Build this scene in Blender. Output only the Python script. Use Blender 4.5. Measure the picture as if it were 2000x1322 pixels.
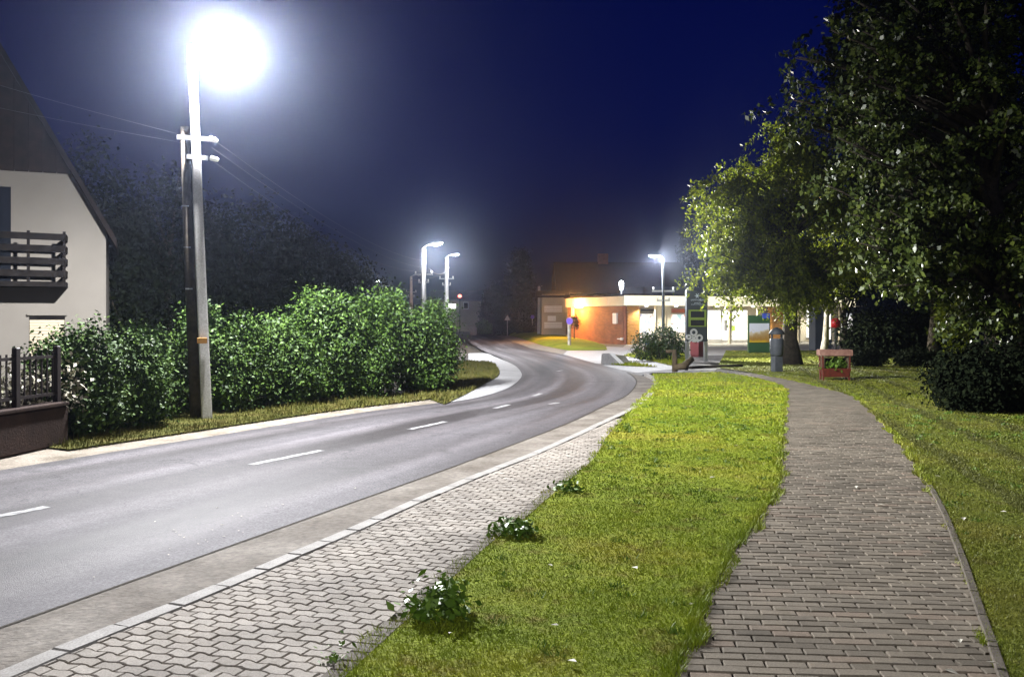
import bpy, math, random
import numpy as np
from mathutils import Vector, Matrix

for o in list(bpy.data.objects): bpy.data.objects.remove(o)
SC = bpy.context.scene
COL = SC.collection
R = math.radians
F, HC, Y0 = 1750.0, 1.65, 622.0          # focal length (photo pixels), camera height, horizon row

# ------------------------------------------------------------------ camera
cam = bpy.data.cameras.new('camera'); co = bpy.data.objects.new('camera', cam); COL.objects.link(co)
co.location = (0, 0, HC); co.rotation_euler = (R(90), 0, 0)
cam.sensor_width = 36; cam.lens = 36*F/2000; cam.shift_y = -(661-Y0)/2000
cam.clip_start = .05; cam.clip_end = 2000
SC.camera = co

# ------------------------------------------------------------------ sky (night, just after dusk)
w = bpy.data.worlds.new('World'); SC.world = w; w.use_nodes = True
nt = w.node_tree; nt.nodes.clear()
sky = nt.nodes.new('ShaderNodeTexSky'); sky.sky_type = 'NISHITA'; sky.sun_disc = False
sky.sun_elevation = R(1.0); sky.sun_rotation = R(200); sky.air_density = 1.0; sky.dust_density = .3; sky.ozone_density = 6.0
mul = nt.nodes.new('ShaderNodeMix'); mul.data_type = 'RGBA'; mul.blend_type = 'MULTIPLY'; mul.inputs[0].default_value = 1
mul.inputs[7].default_value = (.04, .14, .80, 1)
bg = nt.nodes.new('ShaderNodeBackground'); bg.inputs[1].default_value = .015
wo = nt.nodes.new('ShaderNodeOutputWorld')
nt.links.new(sky.outputs[0], mul.inputs[6]); nt.links.new(mul.outputs[2], bg.inputs[0]); nt.links.new(bg.outputs[0], wo.inputs[0])

# ------------------------------------------------------------------ exposure
SC.view_settings.view_transform = 'Standard'; SC.view_settings.look = 'None'
SC.view_settings.gamma = 1; SC.view_settings.exposure = 1.95
SC.render.engine = 'CYCLES'
SC.cycles.use_denoising = True
SC.cycles.max_bounces = 6; SC.cycles.diffuse_bounces = 2; SC.cycles.glossy_bounces = 2
SC.cycles.transmission_bounces = 3; SC.cycles.volume_bounces = 0; SC.cycles.transparent_max_bounces = 4
SC.cycles.sample_clamp_indirect = 3

LAMP1 = 280.0       # watts of the lamp on the first pole
HAZE = .0009
LAMP_COL = (.97,.97,1.0)

# ================================================================== helpers
def P(px, py, z=0.0):
    """a photo pixel on the ground plane at height z"""
    Y = (HC-z)*F/(py-Y0)
    return ((px-1000)/F*Y, Y, z)
def V(px, py, Y):
    """a photo pixel at the known distance Y"""
    return ((px-1000)/F*Y, Y, HC-(py-Y0)/F*Y)

def tag(o, label=None, cat=None, group=None, kind=None):
    if label: o['label'] = label
    if cat: o['category'] = cat
    if group: o['group'] = group
    if kind: o['kind'] = kind
    return o
def empty(name, loc=(0,0,0), rz=0, label=None, cat=None, group=None):
    o = bpy.data.objects.new(name, None); COL.objects.link(o); o.location = loc; o.rotation_euler = (0,0,rz)
    o.empty_display_size = .1
    return tag(o, label, cat, group)
def link(name, me, mat=None, parent=None):
    o = bpy.data.objects.new(name, me); COL.objects.link(o)
    if mat and not me.materials: me.materials.append(mat)
    if parent: o.parent = parent
    return o
def copy_tree(o, parent=None):
    c = o.copy(); COL.objects.link(c); c.parent = parent
    for ch in list(o.children): copy_tree(ch, c)
    return c

class MB:
    """collects shapes; build() links them as one mesh object"""
    def __init__(s): s.v = []; s.f = []; s.uv = None
    def add(s, vs, fs):
        b = len(s.v); s.v += [tuple(v) for v in vs]; s.f += [tuple(b+i for i in f) for f in fs]; return s
    def box(s, c, d, rz=0, bev=0, rx=0, ry=0):
        x, y, z = d[0]/2, d[1]/2, d[2]/2
        M = Matrix.Translation(c) @ Matrix.Rotation(rz,4,'Z') @ Matrix.Rotation(ry,4,'Y') @ Matrix.Rotation(rx,4,'X')
        if bev <= 0:
            vs = [(sx*x,sy*y,sz*z) for sz in (-1,1) for sx,sy in ((-1,-1),(1,-1),(1,1),(-1,1))]
            fs = [(3,2,1,0),(4,5,6,7),(0,1,5,4),(1,2,6,5),(2,3,7,6),(3,0,4,7)]
        else:
            b = min(bev, x*.49, y*.49, z*.49); vs = []; fs = []
            for zz, k in ((-z,b),(-z+b,0),(z-b,0),(z,b)):
                vs += [(-x+k,-y+k,zz),(x-k,-y+k,zz),(x-k,y-k,zz),(-x+k,y-k,zz)]
            for l in range(3):
                for i in range(4): fs.append((l*4+i, l*4+(i+1)%4, l*4+4+(i+1)%4, l*4+4+i))
            fs += [(3,2,1,0),(12,13,14,15)]
        return s.add([M @ Vector(v) for v in vs], fs)
    def tube(s, pts, rad, n=8, cap=True):
        pts = [Vector(p) for p in pts]; m = len(pts)
        if not hasattr(rad, '__len__'): rad = [rad]*m
        vs = []; fs = []; up = Vector((.13,.97,.2)).normalized()
        for i, p in enumerate(pts):
            t = (pts[min(i+1,m-1)]-pts[max(i-1,0)]).normalized()
            a = t.cross(up)
            if a.length < .05: a = t.cross(Vector((1,0,0)))
            a.normalize(); b = t.cross(a)
            for k in range(n):
                an = 2*math.pi*k/n
                vs.append(p+(a*math.cos(an)+b*math.sin(an))*rad[i])
        for i in range(m-1):
            for k in range(n):
                fs.append((i*n+k, i*n+(k+1)%n, (i+1)*n+(k+1)%n, (i+1)*n+k))
        if cap: fs += [tuple(range(n))[::-1], tuple((m-1)*n+k for k in range(n))]
        return s.add(vs, fs)
    def lathe(s, prof, c=(0,0,0), n=14, sx=1, sy=1):
        vs = []; fs = []; m = len(prof)
        for r, z in prof:
            for k in range(n):
                a = 2*math.pi*k/n; vs.append((c[0]+r*math.cos(a)*sx, c[1]+r*math.sin(a)*sy, c[2]+z))
        for i in range(m-1):
            for k in range(n): fs.append((i*n+k, i*n+(k+1)%n, (i+1)*n+(k+1)%n, (i+1)*n+k))
        fs += [tuple(range(n))[::-1], tuple((m-1)*n+k for k in range(n))]
        return s.add(vs, fs)
    def prism(s, pts, z0, z1):
        n = len(pts)
        vs = [(p[0],p[1],z0) for p in pts]+[(p[0],p[1],z1) for p in pts]
        fs = [tuple(range(n))[::-1], tuple(range(n,2*n))]+[(i,(i+1)%n,n+(i+1)%n,n+i) for i in range(n)]
        return s.add(vs, fs)
    def mesh(s, name, smooth=False):
        me = bpy.data.meshes.new(name); me.from_pydata(s.v, [], s.f); me.validate()
        if smooth: me.polygons.foreach_set('use_smooth', [True]*len(me.polygons))
        return me
    def build(s, name, mat, parent=None, smooth=False):
        return link(name, s.mesh(name, smooth), mat, parent)

def quads_np(name, V_, mat, parent=None, tri=False):
    """V_: (n,4,3) or (n,3,3) array -> one mesh of loose faces"""
    k = 3 if tri else 4; n = len(V_)
    me = bpy.data.meshes.new(name)
    me.vertices.add(n*k); me.vertices.foreach_set('co', np.ascontiguousarray(V_, dtype=np.float32).ravel())
    me.loops.add(n*k); me.loops.foreach_set('vertex_index', np.arange(n*k, dtype=np.int32))
    me.polygons.add(n); me.polygons.foreach_set('loop_start', np.arange(0, n*k, k, dtype=np.int32))
    me.polygons.foreach_set('loop_total', np.full(n, k, dtype=np.int32))
    me.update(calc_edges=True)
    return link(name, me, mat, parent)

# ------------------------------------------------------------------ materials
def mat(name, col, rough=.8, spec=.5, metal=0, emit=None, es=0):
    m = bpy.data.materials.new(name); m.use_nodes = True
    b = m.node_tree.nodes['Principled BSDF']
    b.inputs['Base Color'].default_value = (*col, 1); b.inputs['Roughness'].default_value = rough
    b.inputs['Specular IOR Level'].default_value = spec; b.inputs['Metallic'].default_value = metal
    if emit: b.inputs['Emission Color'].default_value = (*emit, 1); b.inputs['Emission Strength'].default_value = es
    return m
def N(m, t, **kw):
    n = m.node_tree.nodes.new(t)
    for k, v in kw.items(): setattr(n, k, v)
    return n
def L(m, a, b): m.node_tree.links.new(a, b)
def BS(m): return m.node_tree.nodes['Principled BSDF']
def noise(m, scale, detail=4, rough=.55, coord='pos', vec=None):
    n = N(m, 'ShaderNodeTexNoise'); n.inputs['Scale'].default_value = scale; n.inputs['Detail'].default_value = detail
    n.inputs['Roughness'].default_value = rough
    if vec is not None: L(m, vec, n.inputs['Vector'])
    elif coord == 'pos':
        g = N(m, 'ShaderNodeNewGeometry'); L(m, g.outputs['Position'], n.inputs['Vector'])
    else:
        g = N(m, 'ShaderNodeTexCoord'); L(m, g.outputs['Object'], n.inputs['Vector'])
    return n.outputs['Fac']
def ramp(m, fac, stops):
    r = N(m, 'ShaderNodeValToRGB'); e = r.color_ramp.elements
    while len(e) < len(stops): e.new(.5)
    for i, (p, c) in enumerate(stops): e[i].position = p; e[i].color = (*c, 1)
    L(m, fac, r.inputs[0]); return r.outputs[0]
def mixc(m, fac, a, b, mode='MIX'):
    n = N(m, 'ShaderNodeMix'); n.data_type = 'RGBA'; n.blend_type = mode
    if isinstance(fac, (int,float)): n.inputs[0].default_value = fac
    else: L(m, fac, n.inputs[0])
    for i, c in ((6,a),(7,b)):
        if isinstance(c, tuple): n.inputs[i].default_value = (*c, 1)
        else: L(m, c, n.inputs[i])
    return n.outputs[2]
def bump(m, h, dist=.01, st=.6):
    b = N(m, 'ShaderNodeBump'); b.inputs['Distance'].default_value = dist; b.inputs['Strength'].default_value = st
    L(m, h, b.inputs['Height']); L(m, b.outputs[0], BS(m).inputs['Normal'])
def rough_mat(name, c1, c2, scale=6, rough=.85, bs=60, bd=.01, spec=.3, coord='pos', fine=None):
    m = mat(name, c1, rough, spec)
    c = ramp(m, noise(m, scale, 5, coord=coord), [(.3,c1),(.7,c2)])
    if fine:
        c = mixc(m, .6, c, ramp(m, noise(m, fine, 2, coord=coord), [(.35,(.35,.35,.35)),(.65,(.65,.65,.65))]), 'OVERLAY')
    L(m, c, BS(m).inputs['Base Color'])
    if bd: bump(m, noise(m, bs, 3, coord=coord), bd)
    return m
def leaf_mat(name, cols, rough=.42, spec=.5, trans=.0):
    m = mat(name, cols[0], rough, spec)
    g = N(m, 'ShaderNodeNewGeometry')
    k = len(cols)-1
    c = ramp(m, g.outputs['Random Per Island'], [(i/k, q) for i, q in enumerate(cols)])
    L(m, c, BS(m).inputs['Base Color'])
    if trans:
        t = N(m, 'ShaderNodeBsdfTranslucent'); L(m, c, t.inputs[0])
        mx = N(m, 'ShaderNodeMixShader'); mx.inputs[0].default_value = trans
        out = m.node_tree.nodes['Material Output']
        L(m, BS(m).outputs[0], mx.inputs[1]); L(m, t.outputs[0], mx.inputs[2]); L(m, mx.outputs[0], out.inputs[0])
    return m
def emis(name, col, s):
    return mat(name, (.0,.0,.0), .6, .0, emit=col, es=s)

M = {}
M['earth'] = rough_mat('earth', (.035,.03,.022), (.06,.05,.035), .8, .95, 12, .03)
M['concrete'] = rough_mat('concrete', (.30,.29,.27), (.42,.41,.39), 3, .8, 90, .004, fine=70)
M['concrete_old'] = rough_mat('concrete_old', (.12,.10,.078), (.26,.235,.20), 1.7, .9, 30, .02, fine=22)
M['concrete_pale'] = rough_mat('concrete_pale', (.32,.32,.32), (.45,.45,.45), 1.2, .7, 40, .004, fine=30)
M['gravel'] = rough_mat('gravel', (.17,.145,.11), (.33,.29,.24), 3.0, .95, 30, .03, fine=25)
M['forecourt'] = rough_mat('forecourt', (.08,.078,.075), (.15,.145,.14), .7, .75, 30, .01, fine=20)
M['kerb'] = rough_mat('kerb', (.29,.275,.25), (.42,.40,.37), 5, .8, 120, .003, fine=90)
M['pole'] = rough_mat('pole', (.52,.51,.50), (.66,.65,.64), 2, .75, 30, .003, fine=40)
M['galv'] = mat('galvanised', (.45,.46,.48), .45, .5, .7)
M['dark_metal'] = mat('dark_metal', (.03,.032,.035), .5)
M['insul'] = mat('porcelain', (.75,.74,.70), .25)
M['cable'] = mat('cable', (.06,.06,.065), .7)
M['plaster'] = rough_mat('plaster', (.15,.137,.117), (.185,.17,.146), .7, .9, 60, .003)
M['cladding'] = rough_mat('cladding', (.012,.009,.007), (.026,.018,.013), 4, .95, 40, .004, spec=.05)
M['roof'] = rough_mat('roof_tile', (.010,.008,.007), (.02,.015,.013), 3, .95, 30, .01, spec=.05)
M['dark_wood'] = rough_mat('dark_wood', (.005,.0045,.0045), (.014,.012,.011), 6, .9, 50, .003, spec=.08)
M['shutter'] = mat('shutter', (.42,.36,.25), .6)
M['glass_dark'] = mat('glass_dark', (.01,.012,.016), .08, .6)
M['bark'] = rough_mat('bark', (.03,.026,.02), (.075,.06,.045), 9, .95, 25, .03)
M['bark_pale'] = rough_mat('bark_pale', (.16,.14,.11), (.45,.42,.36), 5, .9, 25, .02)
M['log'] = rough_mat('log_wood', (.07,.052,.03), (.17,.13,.075), 6, .9, 30, .01)
M['plinth'] = rough_mat('plinth', (.022,.012,.009), (.04,.022,.016), 5, .9, 40, .008)
M['rust'] = mat('fence_paint', (.014,.008,.008), .6)
M['cream'] = rough_mat('cream_panel', (.62,.56,.40), (.70,.64,.48), .6, .7, 20, .002)
M['cream_wall'] = rough_mat('cream_wall', (.62,.57,.46), (.72,.67,.56), .8, .85, 30, .004)
M['timber'] = rough_mat('timber_board', (.36,.17,.045), (.50,.26,.07), 3, .7, 30, .004)
M['white_paint'] = mat('white_paint', (.75,.75,.74), .5)
M['slate'] = rough_mat('slate_paint', (.045,.055,.07), (.06,.072,.09), 2, .55, 20, .001)
M['lime'] = mat('lime_trim', (.30,.42,.06), .5)
M['screen_off'] = mat('display_off', (.012,.012,.014), .2)
M['letter'] = mat('pale_lettering', (.55,.62,.75), .6, emit=(.6,.7,.9), es=.05)  # small emission added because little light reaches the sign's front
M['emblem'] = mat('emblem', (.72,.72,.80), .5)
M['red'] = rough_mat('red_paint', (.085,.022,.013), (.17,.032,.018), 12, .6, 40, .003)
M['maroon'] = mat('maroon', (.16,.03,.035), .6)
M['blue'] = mat('blue_paint', (.05,.09,.5), .5)
M['purple'] = mat('blue_sign', (.09,.05,.55), .4)
M['pinkwood'] = rough_mat('weathered_board', (.26,.125,.09), (.42,.24,.18), 8, .85, 30, .004)
M['grey_bin'] = rough_mat('grey_bin', (.07,.08,.09), (.12,.13,.145), 5, .6, 20, .002)
M['white_line'] = rough_mat('white_line', (.14,.14,.14), (.55,.55,.55), 14, .7, 60, .002, fine=60)
M['path_edge'] = rough_mat('path_edge', (.09,.075,.06), (.15,.13,.10), 9, .9, 60, .01)

# brick wall
m = mat('brick_wall', (.2,.06,.03), .85, .3); M['brick_wall'] = m
tc = N(m, 'ShaderNodeTexCoord'); bt = N(m, 'ShaderNodeTexBrick'); L(m, tc.outputs['UV'], bt.inputs['Vector'])
bt.inputs['Color1'].default_value = (.26,.085,.035,1); bt.inputs['Color2'].default_value = (.17,.05,.025,1); bt.inputs['Mortar'].default_value = (.22,.17,.13,1)
bt.inputs['Scale'].default_value = 1; bt.inputs['Brick Width'].default_value = .26; bt.inputs['Row Height'].default_value = .077; bt.inputs['Mortar Size'].default_value = .008
L(m, mixc(m, .55, bt.outputs[0], ramp(m, noise(m, 1.3, 4), [(.3,(.3,.3,.3)),(.7,(.7,.7,.7))]), 'OVERLAY'), BS(m).inputs['Base Color'])
bump(m, bt.outputs['Fac'], -.01)

# asphalt (u across the road, v along it)
m = mat('asphalt', (.06,.06,.062), .7, .3); M['asphalt'] = m
uv = N(m, 'ShaderNodeUVMap'); sep = N(m, 'ShaderNodeSeparateXYZ'); L(m, uv.outputs[0], sep.inputs[0])
cmb = N(m, 'ShaderNodeCombineXYZ')
mu = N(m, 'ShaderNodeMath', operation='MULTIPLY'); mu.inputs[1].default_value = 5.0; L(m, sep.outputs[0], mu.inputs[0])
mv = N(m, 'ShaderNodeMath', operation='MULTIPLY'); mv.inputs[1].default_value = .09; L(m, sep.outputs[1], mv.inputs[0])
L(m, mu.outputs[0], cmb.inputs[0]); L(m, mv.outputs[0], cmb.inputs[1])
streak = noise(m, 1.0, 3, .5, vec=cmb.outputs[0])
big = ramp(m, streak, [(.36,(.058,.052,.053)),(.5,(.105,.097,.102)),(.66,(.17,.16,.17))])
# worn wheel tracks
trk = N(m, 'ShaderNodeMath', operation='SINE'); ms = N(m, 'ShaderNodeMath', operation='MULTIPLY_ADD'); ms.inputs[1].default_value = 25.1; ms.inputs[2].default_value = -1.2
L(m, sep.outputs[0], ms.inputs[0]); L(m, ms.outputs[0], trk.inputs[0])
trr = ramp(m, trk.outputs[0], [(.0,(.34,.34,.34)),(1.,(.62,.62,.62))])
c = mixc(m, .75, big, trr, 'OVERLAY')
c = mixc(m, .9, c, ramp(m, noise(m, 48, 3, .7), [(.32,(.22,.22,.22)),(.68,(.78,.78,.78))]), 'OVERLAY')
c = mixc(m, .6, c, ramp(m, noise(m, 7, 4, .7), [(.3,(.33,.33,.33)),(.7,(.64,.64,.64))]), 'OVERLAY')
vo = N(m, 'ShaderNodeTexVoronoi', feature='DISTANCE_TO_EDGE'); vo.inputs['Scale'].default_value = .55
gg = N(m, 'ShaderNodeNewGeometry'); wn = N(m, 'ShaderNodeTexNoise'); wn.inputs['Scale'].default_value = 2.5; wn.inputs['Detail'].default_value = 5; L(m, gg.outputs['Position'], wn.inputs['Vector'])
va = N(m, 'ShaderNodeVectorMath', operation='ADD'); L(m, gg.outputs['Position'], va.inputs[0]); L(m, wn.outputs['Color'], va.inputs[1]); L(m, va.outputs[0], vo.inputs['Vector'])
crk = ramp(m, vo.outputs['Distance'], [(.0,(.7,.7,.7)),(.004,(.5,.5,.5)),(.010,(0,0,0))])
crk = mixc(m, 1.0, crk, ramp(m, noise(m, .35, 3), [(.48,(0,0,0)),(.56,(.8,.8,.8))]), 'MULTIPLY')
c = mixc(m, crk, c, (.02,.02,.02))
c = mixc(m, ramp(m, noise(m, .8, 5, .7), [(.6,(0,0,0)),(.66,(.45,.45,.45))]), c, (.045,.044,.043))
L(m, c, BS(m).inputs['Base Color'])
rr = N(m, 'ShaderNodeMapRange'); rr.inputs[1].default_value = .3; rr.inputs[2].default_value = .7; rr.inputs[3].default_value = .62; rr.inputs[4].default_value = .8
L(m, streak, rr.inputs[0]); L(m, rr.outputs[0], BS(m).inputs['Roughness'])
bump(m, noise(m, 140, 2), .006, .7)

def rnd_obj(m):
    o = N(m, 'ShaderNodeObjectInfo'); g = N(m, 'ShaderNodeNewGeometry')
    a = N(m, 'ShaderNodeMath', operation='ADD'); f = N(m, 'ShaderNodeMath', operation='FRACT')
    L(m, o.outputs['Random'], a.inputs[0]); L(m, g.outputs['Random Per Island'], a.inputs[1]); L(m, a.outputs[0], f.inputs[0])
    return f.outputs[0]
def paver_mat(name, stops, fine=120):
    m = mat(name, stops[0][1], .85, .3)
    c = ramp(m, rnd_obj(m), stops)
    c = mixc(m, .7, c, ramp(m, noise(m, fine, 3), [(.3,(.33,.33,.33)),(.7,(.67,.67,.67))]), 'OVERLAY')
    c = mixc(m, .8, c, ramp(m, noise(m, 1.3, 5, .65), [(.3,(.30,.30,.30)),(.68,(.62,.62,.62))]), 'OVERLAY')
    c = mixc(m, ramp(m, noise(m, 3.7, 5, .7), [(.58,(0,0,0)),(.78,(.55,.55,.55))]), c, (.085,.075,.035))
    L(m, c, BS(m).inputs['Base Color']); bump(m, noise(m, 160, 2), .003, .6)
    return m
M['paver'] = paver_mat('paver', [(0,(.30,.266,.222)),(.5,(.355,.318,.27)),(1,(.41,.372,.32))])
M['brick'] = paver_mat('path_brick', [(0,(.135,.114,.083)),(.45,(.19,.163,.122)),(.85,(.212,.18,.133)),(1,(.225,.175,.128))])
M['joint_sand'] = rough_mat('joint_sand', (.085,.07,.054), (.15,.128,.10), 9, .95, 60, .004)
M['path_joint'] = rough_mat('path_joint', (.018,.014,.009), (.035,.028,.018), 9, .95, 60, .004)

# lawn: patches of fresh, dry and worn grass, the same for the turf and its blades
def lawn_colour(m, bright=1.0):
    a = noise(m, .45, 4, .62); b = noise(m, 3.2, 4, .65); d = noise(m, 11, 3, .6)
    g = [(.185,.255,.010),(.275,.33,.018),(.38,.36,.04)]
    g = [tuple(q*bright for q in t) for t in g]
    c1 = ramp(m, a, [(.34,g[0]),(.50,g[1]),(.66,g[2])])
    c1 = mixc(m, ramp(m, b, [(.54,(0,0,0)),(.72,(.75,.75,.75))]), c1, (.21*bright,.15*bright,.03*bright))
    # wheel and mower tracks on the wide lawn, running along the path
    gg = N(m, 'ShaderNodeNewGeometry'); dt = N(m, 'ShaderNodeVectorMath', operation='DOT_PRODUCT'); dt.inputs[1].default_value = (1,-.2316,0); L(m, gg.outputs['Position'], dt.inputs[0])
    wob = N(m, 'ShaderNodeMath', operation='MULTIPLY_ADD'); wob.inputs[1].default_value = .35; L(m, noise(m, .8, 3), wob.inputs[0]); L(m, dt.outputs['Value'], wob.inputs[2])
    sn = N(m, 'ShaderNodeMath', operation='MULTIPLY'); sn.inputs[1].default_value = 7.2; L(m, wob.outputs[0], sn.inputs[0])
    si = N(m, 'ShaderNodeMath', operation='SINE'); L(m, sn.outputs[0], si.inputs[0])
    gt_ = N(m, 'ShaderNodeMath', operation='GREATER_THAN'); gt_.inputs[1].default_value = 2.55; L(m, dt.outputs['Value'], gt_.inputs[0])
    fm_ = N(m, 'ShaderNodeMath', operation='MULTIPLY'); L(m, ramp(m, si.outputs[0], [(.35,(0,0,0)),(.85,(.7,.7,.7))]), fm_.inputs[0]); L(m, gt_.outputs[0], fm_.inputs[1])
    c1 = mixc(m, fm_.outputs[0], c1, (.085*bright,.085*bright,.018*bright))
    c2 = ramp(m, d, [(.28,(.39,.42,.37)),(.72,(.60,.59,.56))])
    return mixc(m, .8, c1, c2, 'OVERLAY')
m = mat('turf', (.06,.09,.01), .95, .2); M['turf'] = m
c = lawn_colour(m, .75); c = mixc(m, .7, c, ramp(m, noise(m, 38, 3), [(.3,(.30,.30,.30)),(.7,(.65,.65,.65))]), 'OVERLAY')
L(m, c, BS(m).inputs['Base Color']); bump(m, noise(m, 45, 3), .03, .8)
def make_blade(name, br, tint):
    m = mat(name, (.1,.15,.02), .55, .35)
    c = lawn_colour(m, br); g = N(m, 'ShaderNodeNewGeometry')
    if tint: c = mixc(m, .5, c, tint)
    c = mixc(m, .8, c, ramp(m, g.outputs['Random Per Island'], [(0,(.38,.41,.36)),(.6,(.5,.5,.46)),(.93,(.58,.57,.5)),(1,(.72,.69,.62))]), 'OVERLAY')
    L(m, c, BS(m).inputs['Base Color'])
    return m
m = mat('olive_turf', (.06,.07,.01), .95, .2); M['turf_olive'] = m  # browner grass, with the dimmer lamp light also put into its colour
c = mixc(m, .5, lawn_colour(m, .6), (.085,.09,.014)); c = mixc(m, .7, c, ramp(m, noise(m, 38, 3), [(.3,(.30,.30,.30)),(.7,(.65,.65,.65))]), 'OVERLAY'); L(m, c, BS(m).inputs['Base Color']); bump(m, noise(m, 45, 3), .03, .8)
M['blade'] = make_blade('grass_blade', 1.0, None)
M['blade_olive'] = make_blade('olive_grass_blade', .78, (.13,.135,.02))  # olive blades, darkened in colour like their turf for the weaker light
def dry(m, bright):
    return ramp(m, noise(m, 2.2, 4, .65), [(.3,(.05*bright,.06*bright,.012*bright)),(.5,(.10*bright,.10*bright,.02*bright)),(.7,(.15*bright,.12*bright,.04*bright))])
m = mat('dry_turf', (.08,.08,.02), .95, .2); M['turf_dry'] = m; L(m, dry(m,.8), BS(m).inputs['Base Color']); bump(m, noise(m, 45, 3), .03, .8)
m = mat('dry_blade', (.1,.1,.02), .6, .2); M['blade_dry'] = m; L(m, dry(m,1.1), BS(m).inputs['Base Color'])
M['leaf_hedge'] = leaf_mat('leaf_hedge', [(.016,.034,.007),(.030,.064,.010),(.052,.10,.013),(.075,.13,.02)], .55, .3)
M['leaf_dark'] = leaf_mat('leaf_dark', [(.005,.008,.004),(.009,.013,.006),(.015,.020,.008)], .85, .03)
M['leaf_lime'] = leaf_mat('leaf_lime', [(.09,.13,.010),(.16,.20,.014),(.22,.25,.02)], .5, .3, .45)
M['leaf_gloss'] = leaf_mat('leaf_gloss', [(.025,.04,.008),(.05,.075,.010),(.10,.125,.02)], .38, .55)
M['leaf_pale'] = leaf_mat('leaf_pale', [(.10,.11,.05),(.25,.23,.16),(.45,.42,.34)], .55, .4)
M['leaf_weed'] = leaf_mat('leaf_weed', [(.07,.14,.012),(.11,.20,.018),(.15,.25,.03)], .5, .35)
M['fallen'] = mat('fallen_leaf', (.55,.52,.42), .7)

# ================================================================== ground sheets
def catmull(pts, k=8):
    pts = [Vector(p) for p in pts]; out = []
    for i in range(len(pts)-1):
        p0, p1, p2, p3 = pts[max(i-1,0)], pts[i], pts[i+1], pts[min(i+2,len(pts)-1)]
        for j in range(k):
            t = j/k
            out.append(.5*((2*p1)+(p2-p0)*t+(2*p0-5*p1+4*p2-p3)*t*t+(3*p1-p0-3*p2+p3)*t**3))
    out.append(pts[-1]); return out
def sheet(name, pts, mt, z=None, kind='structure', sub=0, parent=None):
    vs = [(p[0],p[1],p[2] if z is None else z) for p in pts]
    me = bpy.data.meshes.new(name); me.from_pydata(vs, [], [tuple(range(len(vs)))])
    a = me.polygons[0].normal
    if a.z < 0: me.clear_geometry(); me.from_pydata(vs, [], [tuple(range(len(vs)))[::-1]])
    o = link(name, me, mt, parent)
    if kind and not parent: o['kind'] = kind
    return o
def px_list(l, z=0.0): return [P(x,y,z) for x,y in l]

ZR = -.08
def off(A, dist, z):
    out = []
    for i in range(len(A)):
        t = A[min(i+1,len(A)-1)]-A[max(i-1,0)]; n = Vector((-t.y,t.x,0)).normalized(); q = A[i]+n*dist; out.append(Vector((q.x,q.y,z)))
    return out
sheet('ground', [(-190,-25,-.2),(190,-25,-.2),(190,215,-.2),(-190,215,-.2)], M['earth'])

# ---- road ribbon
pairs = [((600,1014),(0,918)),((922,899),(410,852)),((1110,827),(700,806)),((1177,795),(860,786)),((1225,772),(935,774)),((1243,749),(988,758)),
 ((1237,736),(1011,743)),((1215,724),(1018,730)),((1160,709),(1006,715)),((1110,695),(975,698)),((1035,680),(940,683)),((995,665),(915,668)),((947,651),(885,653)),((917,646),(870,647))]
RE = [Vector(P(*a,ZR)) for a,b in pairs]; LE = [Vector(P(*b,ZR)) for a,b in pairs]
d0 = (RE[0]-RE[1]).normalized(); dL = (LE[0]-LE[1]).normalized()
RE = [RE[0]+d0*q for q in (30,20,12,7,3.5)]+RE; LE = [LE[0]+d0*q for q in (30,20,12,7,3.5)]+LE
RE.append(RE[-1]+(RE[-1]-RE[-2]).normalized()*55); LE.append(LE[-1]+(LE[-1]-LE[-2]).normalized()*55)
REs, LEs = catmull(RE, 10), catmull(LE, 10)
def ribbon(name, A, B, mt, parent=None, nu=6, kind='structure'):
    vs = []; uvs = []; fs = []; s = 0; n = len(A)
    for i in range(n):
        if i: s += (((A[i]+B[i])-(A[i-1]+B[i-1]))/2).length
        for j in range(nu+1):
            t = j/nu; p = A[i].lerp(B[i], t); vs.append(tuple(p)); uvs.append((t, s))
    for i in range(n-1):
        for j in range(nu): q = i*(nu+1)+j; fs.append((q, q+1, q+nu+2, q+nu+1))
    me = bpy.data.meshes.new(name); me.from_pydata(vs, [], fs)
    if me.polygons[0].normal.z < 0: me.flip_normals()
    ul = me.uv_layers.new(name='UVMap')
    vi = np.zeros(len(me.loops), np.int32); me.loops.foreach_get('vertex_index', vi)
    ul.data.foreach_set('uv', np.array(uvs, np.float32)[vi].ravel())
    o = link(name, me, mt, parent)
    if not parent: o['kind'] = kind
    return o
road = ribbon('road', LEs, REs, M['asphalt'])
# centre dashes painted on the road
for a, b in (((-15,1010),(92,989)),((490,907),(628,879)),((800,838),(870,823)),((967,797),(993,790)),((1042,773),(1057,768)),((1074,789),(1090,786)),((1088,725),(1098,723))):
    p, q = Vector(P(*a,ZR+.004)), Vector(P(*b,ZR+.004)); d = (q-p); n = Vector((-d.y,d.x,0)).normalized()*.055
    k = 10; rs = random.Random(a[0]); vs = []
    for i in range(k+1):
        c = p.lerp(q, i/k); vs += [c+n*(1+rs.uniform(-.15,.15)), c-n*(1+rs.uniform(-.15,.15))]
    MB().add(vs, [(2*i,2*i+1,2*i+3,2*i+2) for i in range(k)]).build('road_marking', M['white_line'], road)

# ---- gutter strip and kerb
Kp = [(0,1313),(100,1270),(193,1231),(289,1196),(440,1135),(600,1067),(678,1034),(828,968),(957,916),(1015,894),(1072,870),(1117,850),(1195,814),(1232,796),(1262,772),(1279,750),(1274,738),(1258,730)]
KE = [Vector(P(x,y,0)) for x,y in Kp]
kd = (KE[0]-KE[4]).normalized()
KE = [KE[0]+kd*q for q in (16,9,5,3,2,1.2,.8,.4)]+KE
KEs = catmull(KE, 8)
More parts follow.
